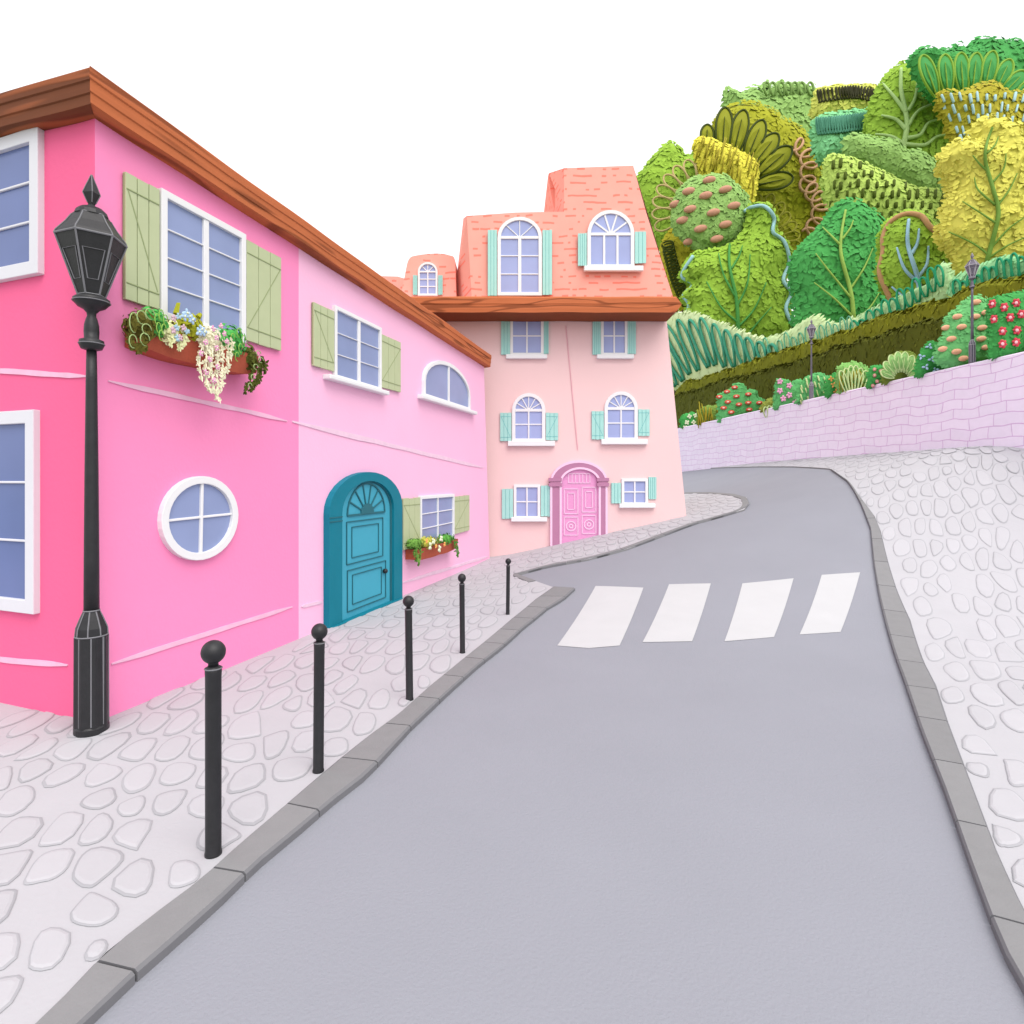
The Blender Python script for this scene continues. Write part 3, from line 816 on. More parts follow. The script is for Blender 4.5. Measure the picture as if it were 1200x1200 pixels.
hw(728, 759, 561, 592, sill=(725, 767, 590, 595), sh=((716, 727.5, 566, 590), (759.5, 769, 559, 585)), lab='ground-floor window right of the orchid door')
RF = Frame((0, 16.44), (1, 0))
hw(583, 635, 255, 347, ys=279, fan=4, cols=2, rows=3, fw=4.0, fr=RF, sh=((571.5, 582.5, 270, 347), (635.5, 647, 270, 346)), midw=.09, bw=.03, lab='tall arched mansard window beside the chamfered corner')
hw(688, 743, 247, 315, ys=275, fan=5, cols=3, rows=1, fw=4.2, fr=RF, sill=(684, 753, 313, 319), sh=((677, 687.5, 274, 312), (743.5, 757, 272, 309)), bw=.06, lab='wide arched mansard window under the raised block')
D2b = Frame((0, 17.28), (1, 0))
hw(490, 513, 308, 347, ys=319, fan=4, cols=2, rows=3, fw=2.4, fr=D2b, sh=((484, 489.5, 323, 346), (513.5, 519, 323, 346)), bw=.03, lab='small arched window of the little dormer')
mb = MB(); mb.tube([HF.P(HS(x), HZZ(y), .02) for x, y in ((663, 382), (667.7, 430), (672, 475), (677, 527))], .010, 6); mb.build('drainpipe', M['wire'], h2)
# orchid door
X, Z = HS, HZZ
mb = MB(); oz = [(X(649), Z(640)), (X(714), Z(640))]
A1 = archo(X(646), X(710), Z(640), Z(565), Z(541), 18); B1 = archo(X(657), X(702), Z(640.5), Z(566), Z(549), 18)
mb.ring(HF, A1, B1, -.01, .09)
hsur = mb.build('door_surround', M['hsurr'], h2, bevel=.01)
for a, b in ((643, 658), (699, 713)):
    mb = MB()
    for y in (562, 568): mb.box(HF, X(a), X(b), Z(y + 2), Z(y - 2), .0, .12)
    mb.box(HF, X(a + 1.5), X(b - 1.5), Z(567), Z(563), .0, .105); mb.build('door_capital', M['hsurr'], hsur)
mb = MB(); 
B2 = archo(X(655.5), X(703.5), Z(640), Z(566), Z(547.5), 18); mb.ring(HF, B2, archo(X(658), X(701), Z(640.6), Z(566), Z(550), 18), .0, .098)
A2 = archo(X(644.5), X(711.5), Z(640), Z(565), Z(539.5), 18); mb.ring(HF, A2, archo(X(647), X(709), Z(640.3), Z(565), Z(542.5), 18), .0, .095)
mb.build('door_moulding', M['hline'], hsur)
mb = MB(); mb.prism(HF, archo(X(657), X(702), Z(640), Z(566), Z(549), 18), -.02, .03); hd = mb.build('door', M['hdoor'], h2); hd['label'] = 'orchid pink arched double door with raised panels'
mb = MB()
for (a, b, y0, y1) in ((661, 677, 573, 602), (682, 698, 571, 600), (661, 677, 606, 627), (682, 698, 604, 625)):
    frame_lines(HF, X(a), X(b), Z(y1), Z(y0), .022, .044, 0, mb)
    if y0 < 600: frame_lines(HF, X(a + 4), X(b - 4), Z(y1 - 5), Z(y0 + 5), .02, .044, 0, mb)
    else:
        cx, cz = X((a + b) / 2), Z((y0 + y1) / 2)
        for R in (5.5, 2.0):
            R *= .0235
            o_ = lambda r: [(cx + r * math.cos(i * math.pi / 9), cz + r * math.sin(i * math.pi / 9)) for i in range(18)]
            mb.ring(HF, o_(R + .014), o_(max(.004, R - .014)), .028, .044)
mb.build('panel', M['hline'], hd)
mb = MB(); frame_lines(HF, X(666), X(691), Z(566), Z(555), .02, .044, 0, mb)
for i in range(1, 6): x = 666 + 25 * i / 6; mb.bar(HF, (X(x), Z(566)), (X(x), Z(555)), .02, .028, .044)
mb.build('vent_grille', M['hline'], hd)

# ------------------------------------------------------------------ street lamps
def make_lamp(name, loc, sc, m, ml, label):
    """profile in metres measured on the tall lamp, foot at z=0"""
    t = thing(name, loc, label, 'street lamp')
    x, y, z0 = loc; c = (x, y, z0)
    K = .00743 * sc; KR = K * .82; H = 860
    def pf(l): return [(r * KR, (H - yy) * K) for r, yy in l]
    flute = lambda a, r, z: r * (1 + .05 * math.cos(8 * a))
    mb = MB(); mb.lathe(pf([(20, 860), (20.5, 850), (20, 748)]), 48, c, 0, fn=flute); mb.lathe(pf([(21.5, 860), (21.5, 853), (20, 851)]), 32, c)
    for k in range(8):
        a = 2 * math.pi * (k + .5) / 8 + .2
        mb.tube([(x + 19.6 * KR * math.cos(a), y + 19.6 * KR * math.sin(a), z0 + (H - yy) * K) for yy in (850, 800, 748)], 1.0 * K, 5, 1)
    base = mb.build('base', [m, ml], t, smooth=False)
    mb = MB(); mb.lathe(pf([(20, 748), (19, 738), (13, 725), (9.6, 718)]), 8, c, 0, rot=.39)
    for k in range(8):
        a = 2 * math.pi * k / 8 + .39
        mb.tube([(x + r * KR * math.cos(a), y + r * KR * math.sin(a), z0 + (H - yy) * K) for r, yy in ((20, 747), (19, 738), (13, 725), (9.8, 719))], .8 * K, 5, 1)
    for yy, r in ((747, 20), (718, 9.8)): mb.tube([(x + r * KR * math.cos(q * .393), y + r * KR * math.sin(q * .393), z0 + (H - yy) * K) for q in range(16)], .9 * K, 5, 1, closed=True)
    mb.build('base_collar', [m, ml], t)
    mb = MB(); mb.lathe(pf([(9.6, 720), (9.3, 660), (8.4, 560), (7.0, 450), (6.2, 412)]), 20, c); mb.build('pole', m, t, smooth=True)
    mb = MB(); mb.lathe(pf([(6, 414), (13, 412), (15.5, 407), (15, 402), (9, 400), (9.5, 392), (9, 384), (7, 377), (5.5, 374), (6, 370), (10, 366), (17, 363), (22, 358), (22.5, 354), (18, 351), (15, 350)]), 24, c)
    for yy, r in ((357, 22.8), (406, 15.6)): mb.tube([(x + r * KR * math.cos(q * .2618), y + r * KR * math.sin(q * .2618), z0 + (H - yy) * K) for q in range(24)], .7 * K, 5, 1, closed=True)
    mb.build('lantern_bracket', [m, ml], t, smooth=True)
    rot = math.atan2(-y, -x) + math.pi / 6 + .08
    hexp = lambda r, yy, k: Vector((x + r * KR * math.cos(rot + k * math.pi / 3), y + r * KR * math.sin(rot + k * math.pi / 3), z0 + (H - yy) * K))
    mb = MB(); mb.lathe(pf([(16, 350), (42, 284)]), 6, c, 0, rot=rot)
    for k in range(6):
        mb.tube([hexp(16.3, 350, k), hexp(42.4, 284, k)], 1.1 * K, 6, 1)
        # inner bead of each pane
        A = [hexp(18.5, 342, k), hexp(18.5, 342, k + 1), hexp(39, 293, k + 1), hexp(39, 293, k)]
        cc = sum(A, Vector()) / 4; nrm = (A[1] - A[0]).cross(A[3] - A[0]).normalized()
        if nrm.dot(cc - Vector((x, y, cc.z))) < 0: nrm = -nrm
        B = [cc + (p - cc) * .66 + nrm * .4 * K for p in A]
        mb.tube(B, .7 * K, 5, 1, closed=True)
    mb.tube([hexp(42.5, 284, k) for k in range(6)], 1.2 * K, 6, 1, closed=True); mb.tube([hexp(16.5, 350, k) for k in range(6)], 1.0 * K, 6, 1, closed=True)
    lan = mb.build('lantern', [m, ml], t)
    mb = MB(); mb.lathe(pf([(43, 284), (41, 280), (30, 268), (23, 258), (21, 256)]), 6, c, 0, rot=rot); mb.lathe(pf([(21, 257), (19, 252), (14, 248), (7, 246)]), 18, c)
    for k in range(6): mb.tube([hexp(r, yy, k) for r, yy in ((43.2, 284), (41.2, 280), (30.2, 268), (23, 258))], .8 * K, 5, 1)
    mb.tube([hexp(21.5, 257, k) for k in range(6)], .8 * K, 5, 1, closed=True)
    mb.build('lantern_roof', [m, ml], lan)
    mb = MB(); mb.lathe(pf([(6, 246), (4, 243), (5, 241), (10.5, 230), (7, 222), (2.5, 213), (.4, 208)]), 4, c, 0, rot=rot - math.pi / 6)
    for k in range(4):
        a = k * math.pi / 2 + rot - math.pi / 6
        mb.tube([(x + r * KR * math.cos(a), y + r * KR * math.sin(a), z0 + (H - yy) * K) for r, yy in ((5, 241), (10.5, 230), (7, 222), (.6, 208))], .6 * K, 5, 1)
    mb.build('finial', [m, ml], lan)
    return t
make_lamp('street_lamp', (-3.66, 5.2, 0), 1.0, M['iron'], M['ironl'], 'tall black street lamp at the corner of the pink house')
def wall_place(px, back=.0):
    k = (px - 600) / F                         # where the column of pixels meets the wall line
    t = (k * WA.y - WA.x) / (WD.x - k * WD.y); p = WA + WD * t + WN * back
    return p
WTOP = 5.2
for px_, nm in ((952, 'smaller grey lamp on the garden wall beside the pale-dashed green bush'), (1138, 'grey lamp on the garden wall before the peach-spotted bush')):
    p = wall_place(px_ - 7, .2); make_lamp('street_lamp', (p.x, p.y, WTOP - .0), .625 if px_ < 1000 else .60, M['iron2'], M['iron2l'], nm)

# ------------------------------------------------------------------ bollards
bl = [(250, 1003, 752), (373, 906, 733), (480, 822, 700), (542, 767, 674), (595, 722, 656)]
labs = ['ball-topped black bollard nearest the viewer, largest of the row', 'black bollard below the pink wall edge, second in the row', 'black bollard standing in front of the teal door side', 'black bollard below the little flower box, fourth in the row', 'smallest, farthest black bollard, by the tip of the kerb']
first = None
for i, (x, yb, yt) in enumerate(bl):
    g = ground(x, yb - 2); Y = g.y; z = terr(g.x, g.y); h = (yb - yt) / F * Y
    if first is None:
        first = thing('bollard', (g.x, g.y, z), labs[0], 'bollard', 'black bollards along the left kerb')
        h0 = h; c = (g.x, g.y, z); K = h / 251
        pf = lambda l: [(r * K, (1003 - yy) * K) for r, yy in l]
        mb = MB(); mb.lathe(pf([(9.5, 1004), (9.5, 1000), (8.8, 998), (8.8, 796), (9.2, 789), (9.0, 784), (6, 782)]), 24, c)
        mb.tube([(c[0] + 9.2 * K * math.cos(q * .2618), c[1] + 9.2 * K * math.sin(q * .2618), c[2] + (1003 - 785) * K) for q in range(24)], .9 * K, 6, 1, closed=True)
        mb.build('post', [M['iron'], M['ironl']], first, smooth=True)
        mb = MB(); mb.lathe(pf([(6, 783), (5.5, 779), (8, 777)]), 20, c)
        mb.ell((c[0], c[1], c[2] + (1003 - 766) * K), [Vector((13.6 * K, 0, 0)), Vector((0, 13.6 * K, 0)), Vector((0, 0, 13.8 * K))], 24, 14); mb.build('ball', M['iron'], first, smooth=True)
        o = first
    else:
        o = copy_tree(first); o.location = (g.x, g.y, z); s_ = h / h0; o.scale = (s_ * (.95 if i > 2 else 1), s_ * (.95 if i > 2 else 1), s_); o['label'] = labs[i]
        o.rotation_euler = (0, math.radians((.8, .9, .6, 1.2)[i - 1]), i * 1.3)

# ------------------------------------------------------------------ garden wall and hill
mb = MB(); n = 60; L0, L1 = -10.0, 40.0
def wp(t, b, z): p = WA + WD * t + WN * b; return (p.x, p.y, z)
o = 0
prof = [(0, -.5), (.05, WTOP - .03), (.08, WTOP), (.45, WTOP), (.5, -.5)]
for i in range(n + 1):
    t = L0 + (L1 - L0) * i / n
    for b, z in prof: mb.v.append(wp(t, b - (.07 if z < 0 and b < .1 else 0), z)); mb.uv[len(mb.v) - 1] = (t, z + (b if b > .06 else 0))
for i in range(n):
    for q in range(len(prof) - 1): mb.f.append((i * 5 + q, (i + 1) * 5 + q, (i + 1) * 5 + q + 1, i * 5 + q + 1)); mb.m.append(0)
for i in (0, n): mb.f.append(tuple(i * 5 + q for q in range(5))); mb.m.append(0)
tag(mb.build('garden_wall', M['bricks']), 'long lavender brick retaining wall below the garden', 'wall')
mb = MB(); nt_, nd_ = 60, 40
for i in range(nt_ + 1):
    for j in range(nd_ + 1):
        t = -10 + 82 * i / nt_; d = .3 + 44 * (j / nd_) ** 1.2; p = WA + WD * t + WN * d
        mb.v.append((p.x, p.y, hill(p.x, p.y) if j else WTOP - .3))
mb.f = [(i * (nd_ + 1) + j, (i + 1) * (nd_ + 1) + j, (i + 1) * (nd_ + 1) + j + 1, i * (nd_ + 1) + j + 1) for i in range(nt_) for j in range(nd_)]; mb.m = [0] * len(mb.f)
tag(mb.build('hill', M['grass'], smooth=True), kind='structure')

# ------------------------------------------------------------------ plants
def pts_at(l, Y): return [Vector((p.x, p.z)) for p in (at(x, y, Y) for x, y in l)]
class Crown:
    """rounded body of foliage: an outline in its own upright plane, swollen front and back, clad in leaves"""
    def __init__(s, outline_px, Y, thick, seed=0, sm=4):
        o = spline(outline_px, sm, True) if sm else [Vector(p) for p in outline_px]
        s.fr = frame_at(Y); s.T, s.seed = thick * .62, seed
        c = sum(o, Vector((0, 0))) / len(o); s.Y = s.fr.hit(c.x, c.y).y
        s.poly = [Vector(s.fr.px(p.x, p.y)) for p in o]; s.A = np.array([(p.x, p.y) for p in s.poly]); s.B = np.roll(s.A, -1, 0)
        xs = s.A[:, 0]; zs = s.A[:, 1]; s.bb = (xs.min(), xs.max(), zs.min(), zs.max())
        ex = min(s.bb[1] - s.bb[0], s.bb[3] - s.bb[2]); s.R = ex * .42; s.ex = ex
    def dist(s, x, z):
        p = np.array((x, z)); d = s.B - s.A; L = np.maximum((d * d).sum(1), 1e-9)
        t = np.clip(((p - s.A) * d).sum(1) / L, 0, 1); q = s.A + d * t[:, None] - p
        return math.sqrt((q * q).sum(1).min())
    def th(s, x, z):
        d = s.dist(x, z); u = min(1, d / s.R); k = max(.6, s.ex * .35)
        b = noise.noise((x * 1.6 / k, z * 1.6 / k, s.seed)) * .14 + noise.noise((x * 4 / k, z * 4 / k, s.seed + 3)) * .06
        return s.T * (math.sqrt(max(0, 1 - (1 - u) ** 2)) * (1 + b) + .02)
    def inside(s, px, py):
        a, b = s.fr.px(px, py); return inside(s.poly, a, b)
    def front(s, px, py, lift=0.0):
        """point on the front of the body along a sight line"""
        d = 0
        for _ in range(14):
            p = s.fr.hit(px, py, d); a, z = (p - s.fr.o).dot(s.fr.u), p.z
            d = .5 * d + .5 * ((s.th(a, z) if inside(s.poly, a, z) else 0) + lift * s.Y / 28)
        return s.fr.hit(px, py, d)
    def core(s, name, m, parent, step=None):
        step = step or s.ex / 16; V, Fc, nb = fill(s.poly, step); mb = MB(); n = len(V)
        T = [0 if i < nb else s.th(p.x, p.y) * .93 for i, p in enumerate(V)]
        mb.add([s.fr.P(p.x, p.y, t) for p, t in zip(V, T)], Fc)
        mb.add([s.fr.P(p.x, p.y, -t) for p, t in zip(V, T)], [tuple(reversed(f)) for f in Fc])
        return mb
    def leaves(s, mb, n, L, seed, mi=1, spread=.2, asp=.6, upb=0.0, rim=.3, side=(.75, .86)):
        r = random.Random(seed); x0, x1, z0, z1 = s.bb; k = 0; tries = 0; N = len(s.poly); fr = s.fr; Z = Vector((0, 0, 1))
        seg = [(s.poly[(i + 1) % N] - s.poly[i]).length for i in range(N)]
        while k < n and tries < n * 30:
            tries += 1
            if r.random() < rim:
                i = r.choices(range(N), seg)[0]; a, b = s.poly[i], s.poly[(i + 1) % N]; q = a + (b - a) * r.random(); x, z = q.x, q.y
                d = r.uniform(-.3, .3) * s.T; e_ = b - a; on = Vector((e_.y, -e_.x)).normalized(); c_ = Vector((x, z)) + on * .02 * s.ex
                if inside(s.poly, c_.x, c_.y): on = -on
                nr = (fr.u * on.x * .6 + fr.n * r.uniform(.5, 1.1) + Z * on.y * .6).normalized()
                tg = fr.u * (on.x + r.uniform(-.7, .7)) + Z * (on.y + r.uniform(-.7, .7))
            else:
                x, z = r.uniform(x0, x1), r.uniform(z0, z1)
                if not inside(s.poly, x, z): continue
                t = s.th(x, z); e = s.ex * .03
                gx = (s.th(x + e, z) - s.th(x - e, z)) / (2 * e); gz = (s.th(x, z + e) - s.th(x, z - e)) / (2 * e)
                f = 1 if r.random() < side[0] else -1
                nr = (fr.u * -gx + fr.n * f + Z * -gz).normalized(); d = f * t
                tg = Vector((r.uniform(-1, 1), r.uniform(-.3, .3), r.uniform(-1, .6) + upb))
            nr = (nr + Vector((r.uniform(-1, 1), r.uniform(-1, 1), r.uniform(-1, 1))) * spread).normalized()
            tg = tg - nr * tg.dot(nr)
            if tg.length < .05: continue
            tg.normalize(); l = L * r.uniform(.65, 1.35)
            mb.leaf(fr.P(x, z, d) - tg * l * .4 + nr * .02 * L, tg, nr, l, l * asp, mi); k += 1
def base_on_hill(px, py, Y):
    p = frame_at(Y).hit(px, py); return Vector((p.x, p.y, hill(p.x, p.y)))
def foliage(parent, cr, name, rgb, key, n, L, seed, k=1.3, island=.06, asp=.6, spread=.12, rim=.25, upb=0, side=(.7, .86), core_k=.95):
    m1 = mat(key + '_inner', rgb, k * core_k, .85, .08, .9); m2 = leafm(key + '_leaf', rgb, k, island, .07)
    mb = cr.core(name, m1, parent); cr.leaves(mb, n, L, seed, 1, spread, asp, upb, rim, side)
    return mb.build(name, [m1, m2], parent)
def veins(parent, cr, stem, branches, m, w, wb, trunk_to=None, lift=.10):
    U = cr.Y / F
    pts = [cr.front(x, y, lift) for x, y in spline(stem, 6)]
    rad = [w * U * (1 - .55 * i / (len(pts) - 1)) / 2 for i in range(len(pts))]
    if trunk_to is not None:
        b = trunk_to; p0 = pts[0]; pts = [Vector((b.x, b.y, b.z - .2)), Vector((b.x * .5 + p0.x * .5, b.y * .6 + p0.y * .4, b.z * .4 + p0.z * .6))] + pts; rad = [rad[0] * 2.2, rad[0] * 1.6] + rad
    mb = MB(); mb.tube(pts, rad, 8); mb.build('trunk', m, parent, smooth=True)
    for b in branches:
        pts = [cr.front(x, y, lift) for x, y in spline(b, 6)]
        mb = MB(); mb.tube(pts, [wb * U * (1 - .6 * i / (len(pts) - 1)) / 2 for i in range(len(pts))], 7); mb.build('branch', m, parent, smooth=True)
BRIGHT = dict(mustard=1.05, lime=1.15, deepgreen=1.15, sage=1.55, olive=1.4, palegreen=1.2, olivebrown=1.45)
def tree(name, label, cat, outline, Y, thick, rgb, key, n, L, seed, stem=None, branches=(), vm=None, vw=(7, 4), vine=None, **kw):
    kw.setdefault('k', BRIGHT.get(key, 1.3))
    xs = [p[0] for p in outline]; cx = stem[0][0] if stem else (min(xs) + max(xs)) / 2
    cy = max(p[1] for p in outline); b = base_on_hill(cx, cy, Y); L = 6.6 * Y / F
    t = thing(name, b, label, cat); cr = Crown(outline, Y, thick, seed)
    foliage(t, cr, 'crown', rgb, key, n, L, seed, **kw)
    if stem: veins(t, cr, stem, branches, vm, vw[0], vw[1], b)
    else:
        top = at(cx, cy - 20, Y); mb = MB()
        mb.tube([b - Vector((0, 0, .3)), b * .5 + top * .5 + Vector((.15, 0, 0)), top], [.3, .24, .18], 8); mb.build('trunk', mat('bark', (104, 84, 60), .9, .9, .2, 4), t, smooth=True)
    if vine:
        m, w, paths = vine
        for p in paths:
            mb = MB(); pts = [cr.front(x, y, .10) for x, y in spline(p, 6)]; mb.tube(pts, w * Y / F / 2, 7); mb.build('vine', m, t, smooth=True)
    return t, cr
def frond(parent, tip, base, w, Y, fillm, edgem, ew, rib=True, name='frond', lift=0.0, mb=None, bulge=.3, cr=None):
    """one long leaf: a lens-shaped blade with a corded edge and midrib; tip, base, w in reference pixels"""
    T, B = Vector(tip), Vector(base); ax = T - B; L = ax.length; ax.normalize(); q = Vector((-ax.y, ax.x)); fr = frame_at(Y); Y = fr.hit(*base).y; at = lambda x, y, d: fr.hit(x, y, d)
    prof = [(0, .28), (.15, .6), (.35, .88), (.55, 1), (.75, .95), (.88, .72), (.96, .42), (1, 0)]
    Lp = [B + ax * L * t + q * w / 2 * h for t, h in prof]; Rp = [B + ax * L * t - q * w / 2 * h for t, h in reversed(prof[:-1])]
    out = spline(Lp + Rp, 3); U = Y / F
    mb = mb or MB()
    dep = lambda p: lift + U * w * bulge * math.sin(math.pi * min(1, max(0, (Vector(p) - B).dot(ax) / L)))
    if fillm is not None:
        n = len(out); c = B + ax * L * .5
        V = [at(p.x, p.y, dep(p)) for p in out]
        mid = [at(*(c + (p - c) * .6), dep(c + (p - c) * .6) + U * w * .14) for p in out]
        o = len(mb.v); mb.v += [tuple(p) for p in V + mid] + [tuple(at(p.x, p.y, dep(p) - U * w * .2)) for p in out]
        for i in range(n - 1):
            mb.f.append((o + i, o + i + 1, o + n + i + 1, o + n + i)); mb.m.append(fillm)
            mb.f.append((o + i, o + 2 * n + i, o + 2 * n + i + 1, o + i + 1)); mb.m.append(fillm)
        mb.f.append(tuple(o + n + i for i in range(n))); mb.m.append(fillm); mb.f.append(tuple(o + 2 * n + i for i in range(n))); mb.m.append(fillm)
    if ew: mb.tube([at(p.x, p.y, dep(p) + U * w * .02) for p in out], ew * U / 2, 6, edgem)
    if rib: mb.tube([at(*(B + ax * L * t), dep(B + ax * L * t) + U * w * .17) for t in (.08, .3, .55, .82)], [ew * U * .34 * s_ for s_ in (1, .9, .7, .3)], 5, edgem)
    return mb
def scribble(cr, path, amp, turns, w, mb, mi=0, lift=.06, lean=.0, n=14):
    """looping tendril along a path of reference pixels"""
    P = spline(path, 10); N = turns * n; pts = []
    for i in range(N + 1):
        t = i / N * (len(P) - 1); k = min(int(t), len(P) - 2); p = P[k] + (P[k + 1] - P[k]) * (t - k); d = (P[k + 1] - P[k]).normalized(); q = Vector((-d.y, d.x))
        a = 2 * math.pi * i / n
        r = p + d * math.sin(a) * amp[0] + q * math.cos(a) * amp[1] + d * lean * math.cos(a)
        pts.append(cr.front(r.x, r.y, lift + .02 * math.sin(a * .5)))
    mb.tube(pts, w * cr.Y / F / 2, 5, mi)
def strokes(cr, mb, n, box, L, w, ang, mi, seed, lift=.05, area=None):
    r = random.Random(seed); k = 0; tr = 0
    while k < n and tr < n * 40:
        tr += 1
        x, y = r.uniform(box[0], box[2]), r.uniform(box[1], box[3]); 
        if not cr.inside(x, y): continue
        a = ang + r.uniform(-.15, .15); l = L * r.uniform(.6, 1.3)
        dx, dy = math.sin(a) * l / 2, math.cos(a) * l / 2
        mb.tube([cr.front(x - dx, y - dy, lift), cr.front(x, y, lift + .02), cr.front(x + dx, y + dy, lift)], [w * cr.Y / F * .35, w * cr.Y / F * .55, w * cr.Y / F * .35], 6, mi); k += 1
def dashes(cr, mb, grid, L, w, ang, mi, seed, lift=.06):
    r = random.Random(seed)
    for x, y in grid:
        x += r.uniform(-2, 2); y += r.uniform(-2, 2); 
        if not cr.inside(x, y): continue
        a = ang(x) if callable(ang) else ang; l = L * r.uniform(.7, 1.25); dx, dy = math.sin(a) * l / 2, math.cos(a) * l / 2
        ww = w * r.uniform(.8, 1.2) * cr.Y / F / 2
        mb.tube([cr.front(x - dx, y - dy, lift), cr.front(x - dx * .8, y - dy * .8, lift), cr.front(x + dx * .8, y + dy * .8, lift), cr.front(x + dx, y + dy, lift)], [ww * .5, ww, ww, ww * .5], 6, mi)
def blob(cx, cy, rx, ry, n=14, bump=.10, seed=1, skew=0):
    r = random.Random(seed); return [(cx + rx * math.cos(2 * math.pi * i / n) * (1 + r.uniform(-bump, bump)) + skew * math.sin(2 * math.pi * i / n), cy + ry * math.sin(2 * math.pi * i / n) * (1 + r.uniform(-bump, bump))) for i in range(n)]

LIME, DKG, YEL, SAGE, OLV = (141, 176, 62), (70, 150, 76), (215, 204, 88), (122, 154, 86), (140, 142, 34)
m_vg = mat('stem_green', (78, 152, 74), .9, .7, .05, 3); m_vl = mat('stem_lime', (152, 186, 88), .9, .7, .05, 3); m_vb = mat('stem_blue', (166, 208, 232), .85, .7, .03, 3)
m_vp = mat('stem_pale', (180, 210, 138), .88, .7, .03, 3); m_tan = mat('vine_tan', (196, 152, 108), .88, .7, .05, 3); m_sky = mat('vine_blue', (164, 208, 214), .86, .7, .04, 3)
m_dko = mat('frond_edge_dark', (62, 74, 14), .9, .7, .05, 3); m_loop = mat('tendril_pink', (218, 172, 138), .88, .7, .04, 3)

# the four front trees behind the hedge
tree('tree', 'lime green tree with pale blue zigzag edge and green branches behind the hedge', 'tree',
     [(876, 243), (898, 242), (908, 258), (908, 272), (920, 285), (926, 308), (919, 328), (928, 343), (923, 363), (933, 384), (925, 408), (890, 420), (850, 420), (815, 405), (803, 385), (806, 358), (800, 347), (812, 334), (799, 324), (810, 300), (824, 296), (846, 292), (862, 284), (873, 268), (877, 255)],
     46.5, 2.8, LIME, 'lime', 2600, .34, 11, [(866, 410), (865, 386), (863, 351), (855, 312), (855, 286)],
     [[(865, 378), (845, 360), (828, 330)], [(862, 348), (848, 322), (842, 297)], [(864, 358), (876, 332), (879, 298)], [(866, 382), (884, 362), (898, 331)], [(872, 398), (888, 378), (904, 360)], [(857, 315), (866, 300), (870, 288)]],
     m_vg, (5.6, 3), vine=(m_sky, 4.2, [[(872, 248), (880, 243), (896, 242), (907, 255), (906, 272), (919, 283), (925, 306), (918, 328), (927, 343), (921, 362), (931, 384)], [(812, 300), (799, 323), (812, 333), (801, 346), (807, 357), (803, 380)]]))
tree('tree', 'dark green round-topped tree with lime branches between the two lime trees', 'tree',
     [(936, 398), (932, 350), (928, 312), (934, 294), (948, 280), (965, 262), (980, 241), (996, 236), (1012, 243), (1028, 256), (1040, 280), (1056, 320), (1056, 360), (1050, 400), (985, 410)],
     33, 2.2, DKG, 'deepgreen', 2300, .30, 12, [(1000, 395), (1000, 370), (997, 342), (986, 300), (986, 275), (991, 246)],
     [[(998, 350), (972, 318), (956, 297)], [(1000, 372), (978, 350), (954, 331)], [(986, 288), (974, 276), (964, 266)], [(997, 338), (1012, 315), (1023, 291)], [(1001, 376), (1018, 362), (1030, 344)], [(987, 280), (996, 268), (1000, 258)]], m_vl, (5.6, 2.8))
tree('tree', 'small lime tree with pale blue trunk and tan rim behind the right lamp', 'tree',
     [(1056, 372), (1042, 345), (1030, 320), (1034, 295), (1034, 278), (1042, 259), (1060, 250), (1080, 252), (1092, 266), (1114, 281), (1120, 300), (1122, 322), (1112, 350), (1095, 378)],
     26, 1.6, LIME, 'lime', 1900, .23, 13, [(1082, 375), (1080, 357), (1075, 324), (1064, 287), (1065, 257)],
     [[(1077, 332), (1060, 315), (1051, 290)], [(1082, 362), (1064, 352), (1045, 336)], [(1068, 298), (1075, 285), (1077, 268)], [(1076, 325), (1086, 310), (1088, 288)], [(1083, 358), (1097, 340), (1102, 312)]], m_vb, (7, 4.6),
     vine=(m_tan, 6, [[(1052, 366), (1040, 343), (1031, 319), (1035, 295), (1035, 278), (1043, 261), (1060, 251), (1079, 253), (1091, 267), (1112, 282), (1117, 296), (1121, 312)]]))
tree('tree', 'big mustard yellow lobed tree with green branches at the right edge', 'tree',
     [(1116, 296), (1104, 278), (1106, 250), (1114, 218), (1102, 192), (1110, 172), (1124, 166), (1137, 168), (1140, 152), (1150, 140), (1160, 142), (1165, 148), (1176, 141), (1188, 152), (1194, 170), (1212, 172), (1224, 190), (1220, 220), (1236, 260), (1230, 300), (1200, 330), (1150, 335), (1125, 320)],
     22.6, 1.8, (212, 206, 94), 'mustard', 2300, .23, 14, [(1157, 325), (1157, 306), (1165, 275), (1170, 248), (1164, 222), (1155, 190), (1156, 170), (1163, 149)],
     [[(1168, 262), (1150, 250), (1128, 236)], [(1160, 300), (1140, 285), (1108, 270)], [(1166, 240), (1146, 222), (1142, 208)], [(1157, 200), (1148, 192), (1140, 182)], [(1170, 240), (1183, 222), (1192, 203)], [(1163, 214), (1176, 198), (1179, 180)], [(1156, 180), (1166, 170), (1170, 160)], [(1162, 290), (1182, 268), (1200, 255)], [(1159, 302), (1180, 288), (1206, 276)]], mat('stem_olive', (112, 150, 62), .9, .7, .05, 3), (5.5, 2.6))

